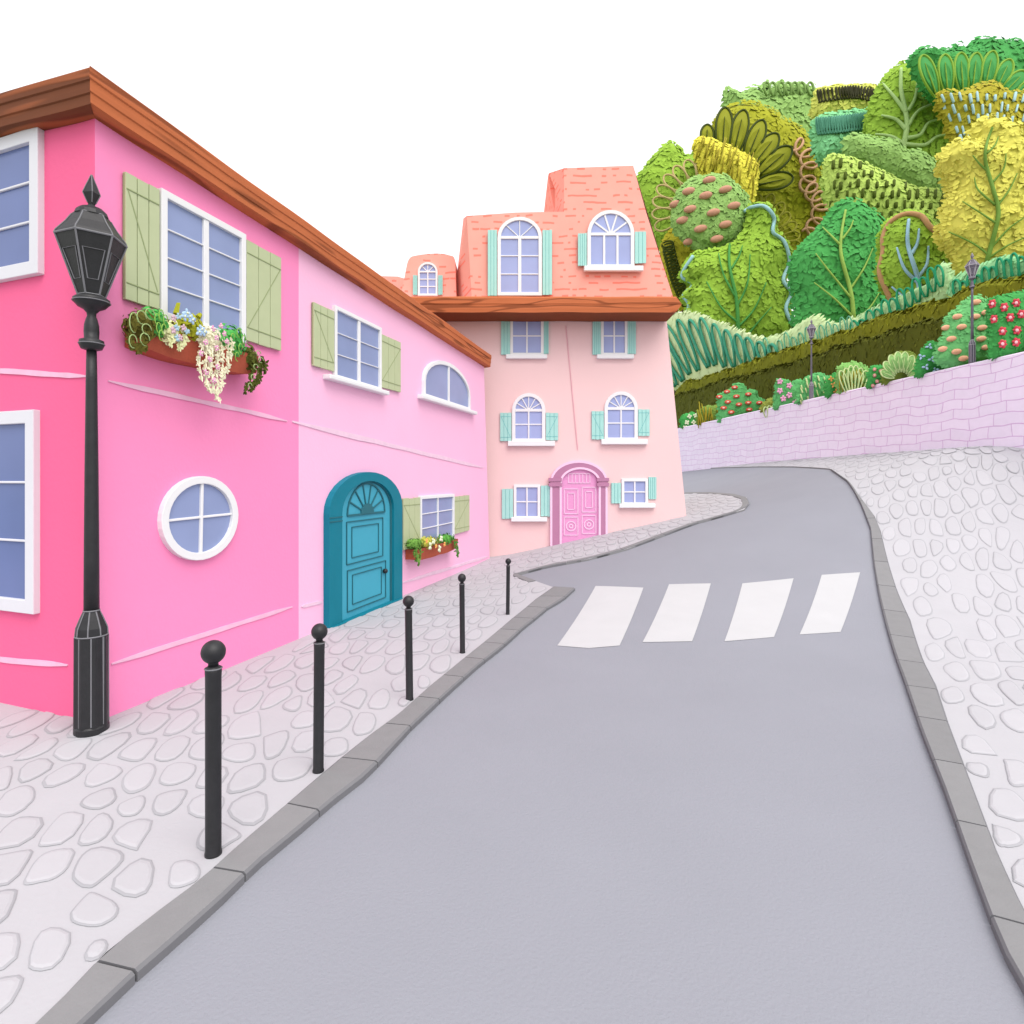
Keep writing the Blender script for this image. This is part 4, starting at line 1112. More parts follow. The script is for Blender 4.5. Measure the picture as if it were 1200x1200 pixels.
# second row on the hill
t, cr = tree('tree', 'sage green ball tree with pinkish oval spots left of the lime tree', 'tree', blob(832, 249, 44, 44, 16, .05, 5), 47.5, 2.0, SAGE, 'sage', 1300, .26, 21)
mp = mat('spot_rose', (206, 152, 128), .9, .7, .06, 6)
def blossoms(parent, cr, l, a, b, m, rot=.2, lift=.06, name='blossom', cm=None, star=0):
    U = cr.Y / F
    for i, q in enumerate(l):
        x, y = q[0], q[1]; s_ = q[2] if len(q) > 2 else 1
        p = cr.front(x, y, lift); mb = MB(); nrm = (Vector((0, 0, EYE)) - p).normalized()
        e = .06 * a * U * 10
        t1 = Vector((math.cos(rot), 0, math.sin(rot))); t2 = nrm.cross(t1).normalized()
        if star:
            for k in range(star):
                an = 2 * math.pi * k / star + i
                dv = t1 * math.cos(an) + t2 * math.sin(an)
                mb.ell(p + dv * a * U * .55 * s_, [dv * a * U * .5 * s_, nrm.cross(dv) * b * U * .42 * s_, nrm * a * U * .22 * s_], 8, 5)
        else: mb.ell(p, [t1 * a * U * s_, t2 * b * U * s_, nrm * a * U * .35 * s_], 12, 6)
        if cm: mb.ell(p + nrm * a * U * .26 * s_, [t1 * a * U * .42 * s_, t2 * b * U * .42 * s_, nrm * a * U * .22 * s_], 8, 5, 1)
        mb.build(name, [m] + ([cm] if cm else []), parent, smooth=True)
blossoms(t, cr, [(831, 211), (807, 224), (827, 229), (850, 222), (792, 239), (809, 245), (836, 249), (860, 241), (800, 258), (821, 268), (850, 263), (808, 283), (840, 280)], 8, 4.2, mp, .22)
t, cr = tree('tree', 'bright lime tree leaning over the salmon roof with tan looping tendrils', 'tree', [(747, 228), (750, 205), (760, 192), (772, 178), (785, 168), (795, 175), (802, 184), (815, 178), (826, 186), (834, 210), (820, 290), (800, 305), (770, 285), (764, 268), (752, 250)], 53, 2.4, LIME, 'lime', 1300, .32, 22)
mb = MB()
for a in range(9):
    an = math.radians(200 - a * 15); c0 = (826, 246)
    frond(None, (c0[0] + 62 * math.cos(an) * (1 if a < 7 else .9), c0[1] - 62 * math.sin(an)), (c0[0] + 36 * math.cos(an), c0[1] - 36 * math.sin(an)), 13, 50.4, None, 0, 2.4, False, mb=mb)
mb.build('tendril', mat('tendril_tan', (196, 176, 120), .88, .7, .04, 3), t, smooth=True)
t, cr = tree('shrub', 'mustard scribbled shrub squeezed between the salmon roof and the lime tree', 'shrub', [(778, 285), (792, 268), (812, 280), (826, 300), (826, 330), (815, 352), (806, 366), (795, 356), (785, 335), (776, 310)], 51, 1.5, (168, 160, 46), 'mustardscrub', 900, .28, 23)
mb = MB(); scribble(cr, [(782, 285), (788, 310), (796, 335), (806, 356)], (4, 7), 22, 1.8, mb); mb.build('tendril', m_dko, t, smooth=True)
t, cr = tree('tree', 'broad olive tree with pink looping tendrils in the middle of the slope', 'tree', [(838, 150), (852, 128), (880, 122), (905, 132), (925, 146), (945, 158), (958, 175), (972, 205), (976, 235), (975, 265), (968, 285), (952, 302), (930, 318), (890, 325), (860, 290), (845, 220)], 57, 3.2, OLV, 'olive', 2400, .36, 24)
mb = MB(); scribble(cr, [(930, 168), (944, 178), (948, 195), (946, 215), (954, 228), (962, 242), (956, 262), (948, 276)], (7, 9.5), 9, 3.2, mb, lift=.1); mb.build('tendril', m_loop, t, smooth=True)
mb = MB()
for (tx, ty, bx, by) in ((889, 228, 886, 246), (905, 228, 896, 250), (918, 238, 904, 258), (925, 250, 910, 266), (933, 262, 914, 273), (937, 275, 916, 280), (938, 287, 917, 288)):
    frond(None, (tx, ty), (bx, by), 11, 53.4, None, 0, 2.2, True, mb=mb)
mb.build('tendril', mat('frond_lightolive', (172, 168, 62), .9, .7, .05, 3), t, smooth=True)
t, cr = tree('shrub', 'mustard brush-like shrub in front of the dark-edged olive fronds', 'shrub', [(814, 168), (828, 162), (842, 168), (860, 174), (880, 186), (888, 198), (886, 218), (880, 238), (872, 240), (850, 214), (826, 206), (820, 196)], 50, 1.1, (203, 194, 70), 'mustardbrush', 700, .26, 25)
mb = MB(); strokes(cr, mb, 60, (812, 160, 890, 240), 17, 1.5, -.25, 0, 31); mb.build('blades', mat('blade_olive', (160, 148, 40), .9, .7, .05, 3), t, smooth=True)
t = thing('plant', base_on_hill(875, 215, 54), 'giant olive fan of seven long leaves with dark edges', 'plant')
m_fo = leafm('fan_olive', (142, 146, 36), .92, .05)
for tx, ty, bx, by, w in ((829, 146, 828, 178, 15), (850, 126, 846, 185, 19), (872, 129, 858, 186, 19), (894, 141, 873, 192, 19), (911, 157, 878, 200, 20), (927, 173, 884, 210, 21), (929, 208, 882, 218, 19)):
    mb = frond(None, (tx, ty), (bx, by), w, 52.2, 0, 1, 2.8); mb.build('frond', [m_fo, m_dko], t)
p0 = base_on_hill(860, 215, 54); mb = MB(); q = at(868, 200, 53); mb.tube([p0, p0 * .5 + q * .5, q], [.25, .2, .16], 7); mb.build('stem', mat('bark', (104, 84, 60)), t)
t, cr = tree('tree', 'flat-topped sage tree with ragged loops against the sky', 'tree', [(849, 110), (858, 107), (868, 110), (879, 104), (888, 104), (894, 110), (896, 98), (902, 103), (908, 101), (914, 97), (921, 101), (928, 99), (938, 98), (946, 104), (954, 104), (958, 130), (962, 170), (960, 210), (900, 220), (860, 190), (852, 150)], 63, 3, SAGE, 'sage', 1500, .36, 26)
mb = MB()
for x in (897, 904, 914, 922, 930, 938, 948): frond(None, (x + 1, 96.5), (x + 3, 112), 7, 61.5, None, 0, 2.6, False, mb=mb)
mb.build('tendril', leafm('sage_loop', SAGE, .95, .03), t, smooth=True)
t, cr = tree('shrub', 'pale yellow-green clipped shrub topped with black loops on the skyline', 'shrub', [(956, 108), (970, 103), (990, 101), (1010, 101), (1026, 104), (1030, 125), (1028, 140), (990, 145), (955, 142)], 50, 1.8, (186, 190, 92), 'paleyellow', 600, .34, 27)
mb = MB(); scribble(cr, [(958, 113), (985, 109), (1005, 108), (1025, 112)], (1.5, 7.5), 20, 1.7, mb); mb.build('tendril', mat('tendril_black', (52, 52, 22), .9, .7, 0), t, smooth=True)
t, cr = tree('shrub', 'teal scribbled shrub below the yellow-green clipped one', 'shrub', [(955, 140), (975, 134), (1000, 130), (1026, 131), (1032, 145), (1012, 160), (1002, 180), (985, 190), (960, 188), (954, 165)], 48, 1.7, (118, 184, 130), 'tealscrub', 600, .32, 28)
mb = MB(); scribble(cr, [(957, 148), (980, 146), (1005, 143), (1028, 140)], (1.5, 10), 24, 2.2, mb); mb.build('tendril', mat('tendril_teal', (84, 148, 122), .9, .7, .05, 3), t, smooth=True)
tree('tree', 'lime tree on the skyline with pale spreading branches', 'tree', [(1020, 190), (1016, 160), (1020, 130), (1028, 108), (1040, 88), (1056, 75), (1070, 78), (1082, 96), (1100, 118), (1116, 148), (1128, 185), (1118, 225), (1060, 230)], 45, 2.4, LIME, 'lime', 1900, .36, 29,
     [(1058, 182), (1059, 170), (1063, 142), (1056, 106), (1056, 80)], [[(1062, 132), (1050, 116), (1034, 97)], [(1064, 130), (1072, 116), (1075, 97)], [(1062, 152), (1050, 140), (1033, 135)], [(1064, 148), (1076, 130), (1096, 121)], [(1063, 162), (1078, 158), (1088, 144), (1102, 140)], [(1060, 170), (1045, 160), (1026, 157)], [(1060, 169), (1083, 170), (1098, 160), (1116, 157)]], m_vp, (7, 5))
tree('shrub', 'smooth sage shrub drifting above the dark-dashed bush', 'shrub', [(990, 165), (1005, 158), (1030, 163), (1048, 165), (1062, 178), (1080, 178), (1098, 196), (1106, 212), (1100, 226), (1085, 232), (1062, 222), (1040, 210), (1015, 196), (994, 186)], 40.5, 1.3, SAGE, 'sage', 800, .28, 30)
t, cr = tree('shrub', 'pale green bush covered in short dark dashes', 'shrub', [(970, 186), (985, 184), (1010, 192), (1040, 206), (1070, 220), (1100, 225), (1112, 240), (1112, 270), (1090, 290), (1050, 290), (1020, 268), (985, 262), (968, 225)], 37.5, 1.7, (172, 196, 98), 'palegreen', 1300, .27, 31)
mb = MB(); dashes(cr, mb, [(976 + 10.5 * i + (5 if j % 2 else 0), 192 + 12 * j) for i in range(14) for j in range(8)], 9, 3.6, -.06, 0, 5); mb.build('leaves', mat('dash_green', (82, 98, 26), .9, .7, .1, 3), t, smooth=True)
t, cr = tree('tree', 'deep green tree with lime-edged fan leaves at the top right', 'tree', [(1069, 72), (1076, 60), (1086, 58), (1096, 64), (1104, 58), (1112, 62), (1120, 51), (1128, 60), (1138, 52), (1146, 46), (1156, 50), (1164, 46), (1174, 52), (1184, 49), (1196, 56), (1215, 52), (1240, 66), (1255, 95), (1240, 120), (1200, 135), (1150, 135), (1105, 118), (1084, 104)], 42, 2.2, DKG, 'deepgreen', 1700, .32, 32)
m_fg = leafm('fan_green', (72, 152, 78), .92, .05); m_fge = mat('frond_edge_lime', (132, 172, 58), .9, .7, .05, 3)
for tx, ty, bx, by in ((1081, 65, 1098, 113), (1107, 64, 1111, 112), (1126, 62, 1129, 112), (1145, 62, 1139, 110), (1164, 60, 1153, 108), (1184, 70, 1166, 108), (1201, 84, 1172, 114), (1222, 92, 1182, 120)):
    mb = frond(None, (tx, ty), (bx, by), 17, 39, 0, 1, 2.8); mb.build('frond', [m_fg, m_fge], t)
t, cr = tree('shrub', 'olive brown bush flecked with pale blue dashes above the mustard tree', 'shrub', [(1098, 112), (1125, 108), (1160, 98), (1180, 108), (1215, 112), (1240, 130), (1235, 200), (1200, 220), (1150, 215), (1125, 195), (1112, 150)], 35, 1.7, (146, 138, 40), 'olivebrown', 1200, .26, 33)
mb = MB(); dashes(cr, mb, [(1104 + 10.5 * i + (5 if j % 2 else 0), 114 + 12.5 * j) for i in range(12) for j in range(8)], 10.5, 2.9, lambda x: .45 * (1160 - x) / 60, 0, 6); mb.build('leaves', mat('dash_blue', (176, 212, 220), .86, .7, .05, 3), t, smooth=True)
# a few plain trees filling the slope behind
for i, (x, y, rx, ry, Y, rgb, lab) in enumerate(((905, 205, 40, 40, 66, (134, 150, 60), 'plain olive-green tree half hidden behind the fan leaves'), (1135, 170, 40, 50, 49, (96, 150, 66), 'plain green tree half hidden behind the mustard tree'), (985, 225, 36, 36, 56, (120, 160, 70), 'plain green tree half hidden behind the dashed bush'))):
    tree('tree', lab, 'tree', blob(x, y, rx, ry, 14, .08, 60 + i), Y, 1.6, rgb, 'fill%d' % i, 700, .36, 60 + i)

# hedges along the top of the wall
def hedge(name, label, t0, t1, b0, b1, z0, z1, rgb, key, n, L, seed, k=.95, tilt=0):
    c = WA + WD * (t0 + t1) / 2 + WN * (b0 + b1) / 2; o = thing(name, (c.x, c.y, z0), label, 'hedge')
    m1 = mat(key + '_inner', rgb, k * .85, .9, .15, 1.5); m2 = leafm(key + '_leaf', rgb, k, .22, .15, 1.2)
    mb = MB(); nt = 70; prof = [(b0 + .02, z0 - .1), (b0 - .04, z0 + (z1 - z0) * .45), (b0 + .04, z1 - .18), (b0 + (b1 - b0) * .3, z1), (b1 - (b1 - b0) * .3, z1), (b1, z1 - .2), (b1, z0 - .1)]
    for i in range(nt + 1):
        t = t0 + (t1 - t0) * i / nt; e = .3 + .7 * math.sin(min(1, min(i, nt - i) / 5.0) * math.pi / 2)
        for q, (b, z) in enumerate(prof):
            zz = z0 + (z - z0) * (e if z > z0 else 1) * (1 + tilt * max(0, t)) * (1 + .09 * noise.noise((t * .9, seed, q * .1)) + .05 * noise.noise((t * 2.3, seed + 2, q * .2))); bb = b + .1 * noise.noise((t * 1.5, q * .5, seed + 7))
            mb.v.append(wp(t, bb, zz))
    K = len(prof)
    mb.f = [(i * K + q, (i + 1) * K + q, (i + 1) * K + q + 1, i * K + q + 1) for i in range(nt) for q in range(K - 1)] + [tuple(range(K)), tuple(nt * K + q for q in range(K))]; mb.m = [0] * len(mb.f)
    r = random.Random(seed)
    for _ in range(n):
        i = r.random() * nt; q = r.choice((1, 1, 2, 2, 3, 3, 4)) - r.random(); i0 = min(int(i), nt - 1); q0 = int(q); fi, fq = i - i0, q - q0
        g = lambda a, b: Vector(mb.v[a * K + b])
        p = (g(i0, q0) * (1 - fi) + g(i0 + 1, q0) * fi) * (1 - fq) + (g(i0, q0 + 1) * (1 - fi) + g(i0 + 1, q0 + 1) * fi) * fq
        nn = Vector((-WN.x, -WN.y, 0)) * (1 if q < 2.4 else .3) + Vector((0, 0, .2 if q < 2 else 1)); nn = (nn.normalized() + Vector((r.uniform(-1, 1), r.uniform(-1, 1), r.uniform(-1, 1))) * .45).normalized()
        tg = Vector((r.uniform(-.5, .5), r.uniform(-.5, .5), 1)); tg = (tg - nn * tg.dot(nn)).normalized(); l = L * r.uniform(.6, 1.4)
        mb.leaf(p - tg * l * .35, tg, nn, l, l * .34, 1)
    mb.build('foliage', [m1, m2], o); return o
hedge('hedge', 'dark olive lower hedge behind the flower bushes', -6, 31, 2.55, 3.2, 5.0, 7.45, (78, 82, 18), 'darkhedge', 6000, .26, 41, 1.25, .010)
hedge('hedge', 'taller olive hedge rising behind the dark one', -6, 32, 3.2, 4.1, 5.0, 8.15, (112, 114, 24), 'olivehedge', 6000, .28, 42, 1.3, .011)

# feathery plants between the hedge and the trees
def plume(label, outline, Y, rgb, key, loops, edge, ew, T=.5, n=500, L=.2, seed=1, w=11, rib=False):
    Y = Frame(WA + WN * Y, WD); xs = [p[0] for p in outline]; b = base_on_hill(sum(xs) / len(xs), 440, Y); t = thing('plant', b, label, 'plant')
    cr = Crown(outline, Y, T, seed); foliage(t, cr, 'foliage', rgb, key, n, L, seed, k=1.2, rim=.15)
    mb = MB()
    for tx, ty, bx, by in loops: frond(None, (tx, ty), (bx, by), w, Y, None, 0, ew, rib, mb=mb, lift=T * .68)
    mb.build('blades', edge, t, smooth=True); return t
m_tl = mat('blade_teal', (62, 150, 120), .9, .7, .06, 3)
lp = [(773, 418, 792, 452), (776, 400, 800, 446), (779, 380, 808, 438), (794, 375, 818, 434), (808, 375, 830, 430), (821, 373, 838, 428), (836, 380, 849, 430), (850, 387, 860, 430), (863, 392, 872, 428), (875, 396, 884, 428), (889, 401, 896, 426), (903, 404, 908, 420)]
plume('fountain of teal looped blades at the left end of the hedge', [(774, 420), (773, 400), (776, 380), (790, 368), (810, 366), (830, 372), (850, 380), (880, 392), (910, 402), (915, 425), (880, 440), (830, 450), (800, 456), (784, 456), (776, 442)], 4.5, (200, 214, 164), 'palefringe', lp, m_tl, 3.6, .4, 900, .3, 51, 9)
lp = [(896 + 8.2 * i, 396 - 2.6 * i + 10 * abs(math.sin(i * 1.1)), 900 + 8.2 * i, 424 - 2.2 * i) for i in range(13)]
plume('pale green fringe with thin teal stripes under the dark green tree', [(890, 410), (900, 395), (915, 392), (930, 384), (945, 374), (958, 370), (968, 376), (985, 378), (1000, 372), (1012, 380), (1012, 400), (980, 420), (930, 430), (895, 432)], 4.5, (192, 212, 158), 'palefringe2', lp, mat('blade_tealpale', (104, 176, 140), .9, .7, .05, 3), 1.6, .35, 600, .25, 52, 6)
lp = [(1000 + 9 * i, 378 - 6.2 * i + (3 if i % 2 else -2) - max(0, i - 10) * 1.5, 1004 + 9 * i, 402 - 6.0 * i) for i in range(12)]
m_tl2 = mat('blade_green', (36, 150, 104), .9, .7, .06, 3)
plume('row of bright teal hoop blades below the small lime tree', [(994, 390), (1005, 372), (1030, 358), (1060, 345), (1090, 330), (1102, 310), (1112, 312), (1112, 345), (1080, 370), (1040, 385), (1005, 400)], 4.6, (172, 206, 150), 'palefringe3', lp, m_tl2, 2.6, .3, 500, .2, 53, 9)
lp = [(1120 + 8.5 * i, 330 - 3.0 * i + (3 if i % 2 else -2) - 8 * math.exp(-((i - 7) / 3) ** 2), 1123 + 8.5 * i, 352 - 2.6 * i) for i in range(14)]
plume('row of bright teal hoop blades below the mustard tree', [(1112, 345), (1118, 325), (1140, 315), (1160, 306), (1185, 300), (1200, 305), (1235, 295), (1240, 320), (1200, 335), (1160, 345), (1120, 358)], 4.5, (140, 196, 140), 'palefringe4', lp, m_tl2, 2.8, .3, 500, .18, 54, 9)

# flower bushes along the top of the wall
def bush(label, outline, px, rgb, key, seed, n=260, L=.11, T=.30, back=.62, k=1.2):
    outline = [(x, min(y, 503 - .225 * (x - 800))) for x, y in outline]; p = wall_place(min(q[0] for q in outline), .5); Y = p.y - .2; p = at(px, 480, Y); t = thing('flower_bush', (p.x, p.y, WTOP - .1), label, 'bush')
    cr = Crown(outline, Y, T, seed); foliage(t, cr, 'foliage', rgb, key, n, L * Y / 20, seed, k=k, rim=.3, core_k=.95); return t, cr
GR = (88, 164, 98); GR2 = (62, 146, 72)
c_ = lambda rgb, nm: mat(nm, rgb, .86, .65, .04, 8)
cw, cred, cpk, cor, cpe, crd, cbl, cdk, cpale = c_((232, 240, 206), 'petal_cream'), c_((224, 96, 78), 'petal_coral'), c_((246, 178, 214), 'petal_pink'), c_((250, 184, 104), 'petal_orange'), c_((250, 188, 152), 'petal_peach'), c_((222, 76, 92), 'petal_red'), c_((184, 214, 244), 'petal_blue'), c_((232, 150, 150), 'petal_dustyrose'), c_((205, 226, 160), 'leaf_pale')
ccen = c_((254, 226, 206), 'flower_centre')
def pt(l): return l
t, cr = bush('tiny cream-flowered plant at the far left end of the wall top', [(798, 500), (800, 488), (812, 484), (822, 488), (830, 498), (826, 506), (806, 508)], 812, GR2, 'bushgreen2', 71, 160)
blossoms(t, cr, [(808, 488), (815, 487), (805, 495), (813, 495), (820, 492), (822, 499), (810, 501), (803, 501)], 3.0, 3.0, cw, star=4)
t, cr = bush('small brown-green tufted plant with cream flowers beside the coral-flowered bush', [(820, 500), (818, 482), (830, 476), (846, 477), (856, 482), (856, 498), (840, 505)], 838, (112, 140, 62), 'tuft', 72, 200)
mb = MB(); strokes(cr, mb, 22, (818, 476, 846, 500), 14, 1.5, .05, 0, 5); mb.build('blades', mat('blade_olive'  , (160, 148, 40)), t, smooth=True)
blossoms(t, cr, [(848, 482), (846, 489), (852, 492), (846, 496), (854, 486)], 2.8, 2.8, cw, star=4)
t, cr = bush('green bush with coral oval flowers at the left of the wall top', [(842, 495), (842, 478), (842, 464), (856, 456), (862, 450), (872, 451), (876, 457), (886, 458), (888, 466), (896, 470), (896, 484), (888, 493), (870, 500), (852, 502)], 868, GR, 'bushgreen', 73, 380)
blossoms(t, cr, [(843, 465), (852, 459), (861, 454), (863, 464.5), (853, 471), (877, 462), (877, 472), (866, 474), (848, 478), (857, 483), (878, 480), (890, 472), (893, 479), (870, 488), (884, 488)], 4.0, 2.2, cred, .05, cm=ccen)
t, cr = bush('low scalloped olive and cream plant between coral and pink flowers', [(892, 490), (894, 474), (904, 467), (916, 469), (922, 477), (922, 488), (906, 496)], 907, (126, 136, 58), 'scallop', 74, 200)
mb = MB(); [frond(None, (897 + 4.5 * i, 477 - (1.5 if 0 < i < 4 else 0)), (898 + 4.3 * i, 489), 5, cr.Y - .24, None, 0, 1.5, False, mb=mb) for i in range(6)]; mb.build('blades', cpale, t, smooth=True)
t, cr = bush('green bush with pink star flowers left of the smaller lamp', [(908, 486), (909, 455), (912, 444), (922, 445), (928, 450), (934, 444), (942, 450), (944, 468), (936, 484), (920, 490)], 924, GR, 'bushgreen', 75, 280)
blossoms(t, cr, [(914, 447), (925, 452), (914, 458), (925, 463), (918, 467), (932, 472), (927, 478)], 3.8, 3.4, cpk, star=5)
t, cr = bush('rounded green bush with pale dashes behind the smaller lamp', [(934, 482), (937, 460), (944, 444), (956, 438), (968, 440), (978, 450), (986, 464), (984, 474), (960, 482)], 960, GR, 'bushgreen', 76, 340, back=.75)
mb = MB(); dashes(cr, mb, [(938 + 7 * i + (3 if j % 2 else 0), 445 + 7 * j) for i in range(8) for j in range(6)], 7, 1.8, .3, 0, 9); mb.build('leaves', cpale, t, smooth=True)
t, cr = bush('low green plant with orange flowers right of the smaller lamp', [(968, 474), (968, 448), (978, 438), (990, 440), (998, 452), (996, 468), (980, 476)], 984, GR2, 'bushgreen2', 77, 220)
blossoms(t, cr, [(974, 444), (977, 451), (984, 449), (980, 459), (990, 456)], 3.6, 2.6, cor, star=4)
t, cr = bush('striped globe-shaped plant with scalloped crown', [(983, 460), (980, 440), (984, 428), (994, 426), (1000, 424), (1010, 427), (1020, 434), (1021, 448), (1014, 462), (998, 466)], 1001, (120, 170, 92), 'globe', 78, 260, T=.35)
mb = MB(); [frond(None, (985 + 6 * i, 427 + 3 * abs(i - 2.5)), (994 + 2.5 * i, 462), 8, cr.Y - .24, None, 0, 1.5, True, mb=mb) for i in range(6)]; mb.build('blades', cpale, t, smooth=True)
mb = MB(); strokes(cr, mb, 26, (984, 436, 1018, 460), 11, 1.3, .05, 0, 6, lift=.1); mb.build('blades', mat('blade_olive', (160, 148, 40)), t, smooth=True)
t, cr = bush('small green bush dotted with dusty rose flowers', [(1017, 456), (1018, 436), (1024, 429), (1036, 430), (1042, 440), (1040, 454), (1028, 460)], 1029, GR2, 'bushgreen2', 79, 200)
blossoms(t, cr, [(1025, 433), (1032, 435), (1025, 440), (1035, 442), (1028, 447), (1033, 452), (1023, 452)], 2.2, 2.2, cdk, cm=ccen)
t, cr = bush('pale fan-leaved scallop plant beside the blue flowers', [(1036, 450), (1034, 438), (1042, 422), (1050, 414), (1064, 412), (1076, 420), (1079, 434), (1074, 446), (1054, 452)], 1056, (110, 128, 52), 'fanbush', 80, 220)
mb = MB(); [frond(None, (1056 + 24 * math.cos(math.radians(a)), 440 - 28 * math.sin(math.radians(a))), (1056 + 8 * math.cos(math.radians(a)), 443 - 7 * math.sin(math.radians(a))), 9, cr.Y - .24, 0, 1, 1.6, True, mb=mb) for a in (8, 32, 55, 78, 100, 122, 146, 170)]; mb.build('blades', [mat('leaf_midgreen', (140, 184, 110), .9), cpale], t)
t, cr = bush('deep green bush with pale blue tulip flowers', [(1074, 444), (1074, 424), (1082, 408), (1092, 400), (1104, 406), (1114, 418), (1120, 432), (1106, 440), (1090, 444)], 1096, GR2, 'bushgreen2', 81, 300)
blossoms(t, cr, [(1089, 406), (1080, 418), (1092, 421), (1105, 424), (1085, 430), (1096, 433)], 4.0, 3.2, cbl, 1.2, star=3)
t, cr = bush('large green bush with peach oval flowers behind the right lamp', [(1097, 424), (1100, 405), (1106, 390), (1110, 372), (1122, 362), (1132, 352), (1144, 346), (1154, 350), (1163, 362), (1168, 385), (1170, 405), (1164, 420), (1140, 430), (1118, 432)], 1134, (104, 176, 108), 'bushlight', 82, 520, .13, T=.4, back=.85)
blossoms(t, cr, [(1144, 354), (1122, 371), (1143, 371), (1156, 366), (1109, 384), (1127, 383), (1151, 384), (1115, 397), (1150, 397), (1105, 409), (1121, 412), (1156, 407), (1129, 420)], 6.2, 3.3, cpe, .12)
t, cr = bush('green bush full of red flowers at the right end of the wall top', [(1160, 418), (1160, 390), (1158, 365), (1162, 350), (1178, 346), (1195, 342), (1215, 340), (1230, 350), (1234, 385), (1226, 405), (1200, 414), (1175, 420)], 1192, GR2, 'bushgreen2', 83, 620, .13, T=.4, back=.8)
blossoms(t, cr, [(1163, 356), (1177, 360), (1191, 355), (1165, 374), (1184, 372), (1197, 368), (1175, 388), (1192, 387), (1175, 403), (1191, 401), (1210, 360), (1208, 382), (1222, 372), (1212, 398)], 5.4, 5.0, crd, cm=c_((252, 196, 204), 'flower_centre_pink'), star=6)

# ------------------------------------------------------------------ window boxes
def box_frame(fr, s0, s1, z0, z1, d0, d1, label):
    c = fr.P((s0 + s1) / 2, z0, (d0 + d1) / 2); t = thing('flower_box', c, label, 'flower box')
    mb = MB(); sm = .05
    nn = 12
    for i in range(nn):
        a = s0 + (s1 - s0) * i / nn; b = s0 + (s1 - s0) * (i + 1) / nn
        zz = lambda s_: .02 * noise.noise((s_ * 2, 3, 1)) - .015
        f = lambda s_: sm * (abs((s_ - s0) / (s1 - s0) - .5) * 2) ** 4
        P = [fr.P(a, z0 + zz(a) + f(a), d0), fr.P(b, z0 + zz(b) + f(b), d0), fr.P(b, z0 + zz(b) + f(b), d1 - .03), fr.P(a, z0 + zz(a) + f(a), d1 - .03), fr.P(a, z1, d0), fr.P(b, z1, d0), fr.P(b, z1, d1), fr.P(a, z1, d1)]
        mb.add(P, [(0, 1, 2, 3), (3, 2, 6, 7), (0, 4, 5, 1)])
        if i == 0: mb.add(P, [(0, 3, 7, 4)])
        if i == nn - 1: mb.add(P, [(1, 5, 6, 2)])
    mb.build('trough', M['terra'], t)
    mb = MB(); mb.box(fr, s0 + .01, s1 - .01, z1 - .05, z1 - .01, d0 + .01, d1 - .02); mb.build('soil', M['earth'], t)
    return t
def pxd(fr, x, y, d): p = fr.hit(x, y, d); return ((p - fr.o).dot(fr.u), p.z)
def clump(fr, label, cx, cy, rx, ry, d, rgb, key, n, L, seed, cat='plant', trail=None, depth=.15, asp=.55, name='plant'):
    """plant growing from the trough: leaves filling an ellipsoid (px centre and radii on the facade), optional trailing strands"""
    s_, z = pxd(fr, cx, cy, d + depth); sr = abs(pxd(fr, cx + rx, cy, d + depth)[0] - s_); zr = abs(pxd(fr, cx, cy + ry, d + depth)[1] - z); r = random.Random(seed)
    t = thing(name, fr.P(s_, z - zr, d), label, cat); m = leafm(key, rgb, 1.1, .15)
    mb = MB(); c = fr.P(s_, z, d)
    mb.ell(c, [fr.u * sr * .75, fr.n * depth * .75, Vector((0, 0, zr * .75))], 14, 8)
    for _ in range(n):
        v = Vector((r.gauss(0, 1), r.gauss(0, 1), r.gauss(0, 1))).normalized(); k = r.uniform(.7, 1.08)
        p = c + fr.u * v.x * sr * k + fr.n * v.y * depth * k + Vector((0, 0, v.z * zr * k)); nr = (fr.u * v.x + fr.n * (v.y + .3) + Vector((0, 0, v.z * .7))).normalized()
        tg = Vector((r.uniform(-1, 1), r.uniform(-1, 1), r.uniform(-1, .8))); tg = (tg - nr * tg.dot(nr)).normalized(); l = L * r.uniform(.7, 1.3); mb.leaf(p - tg * l * .4, tg, nr, l, l * asp)
    mb.build('foliage', m, t)
    def spot(x, y, dd=.0):
        return fr.hit(x, y, d + depth * 1.05 + dd)
    if trail:
        mb = MB()
        for pth in trail:
            P = [fr.hit(x, y, d + depth * .95 + .012 * noise.noise((x * .2, y * .2, seed))) for x, y in spline(pth, 6)]
            mb.tube(P, .006, 5)
            for p in P:
                for _ in range(4):
                    tg = Vector((r.uniform(-1, 1), r.uniform(-1, .3), r.uniform(-1, .5))).normalized(); nr = (fr.n + Vector((r.uniform(-.5, .5),) * 3)).normalized(); tg = (tg - nr * tg.dot(nr)).normalized(); mb.leaf(p, tg, nr, L * r.uniform(.6, 1.1), L * asp)
        mb.build('trailing_stems', m, t)
    return t, spot
def bloom(t, p, fr, rad, m, cm=None, n=5, name='blossom'):
    mb = MB(); r = random.Random(int(p.z * 1e4))
    for k in range(n):
        a = 2 * math.pi * k / n + r.random(); dv = fr.u * math.cos(a) + Vector((0, 0, math.sin(a)))
        mb.ell(p + dv * rad * .55, [dv * rad * .55, fr.n.cross(dv) * rad * .38, fr.n * rad * .25], 8, 5)
    if cm: mb.ell(p + fr.n * rad * .22, [fr.u * rad * .3, Vector((0, 0, rad * .3)), fr.n * rad * .2], 8, 5, 1)
    mb.build(name, [m] + ([cm] if cm else []), t, smooth=True)
def loops_on(t, fr, pts, rad, m, d, name='tendril'):
    for (x, y, w, h) in pts:
        mb = MB(); a, b = pxd(fr, x, y, d); mb.tube([fr.P(a + w * math.cos(q * .5), b + h * math.sin(q * .5), d) for q in range(11)], rad, 5); mb.build(name, m, t, smooth=True)
BD = .17
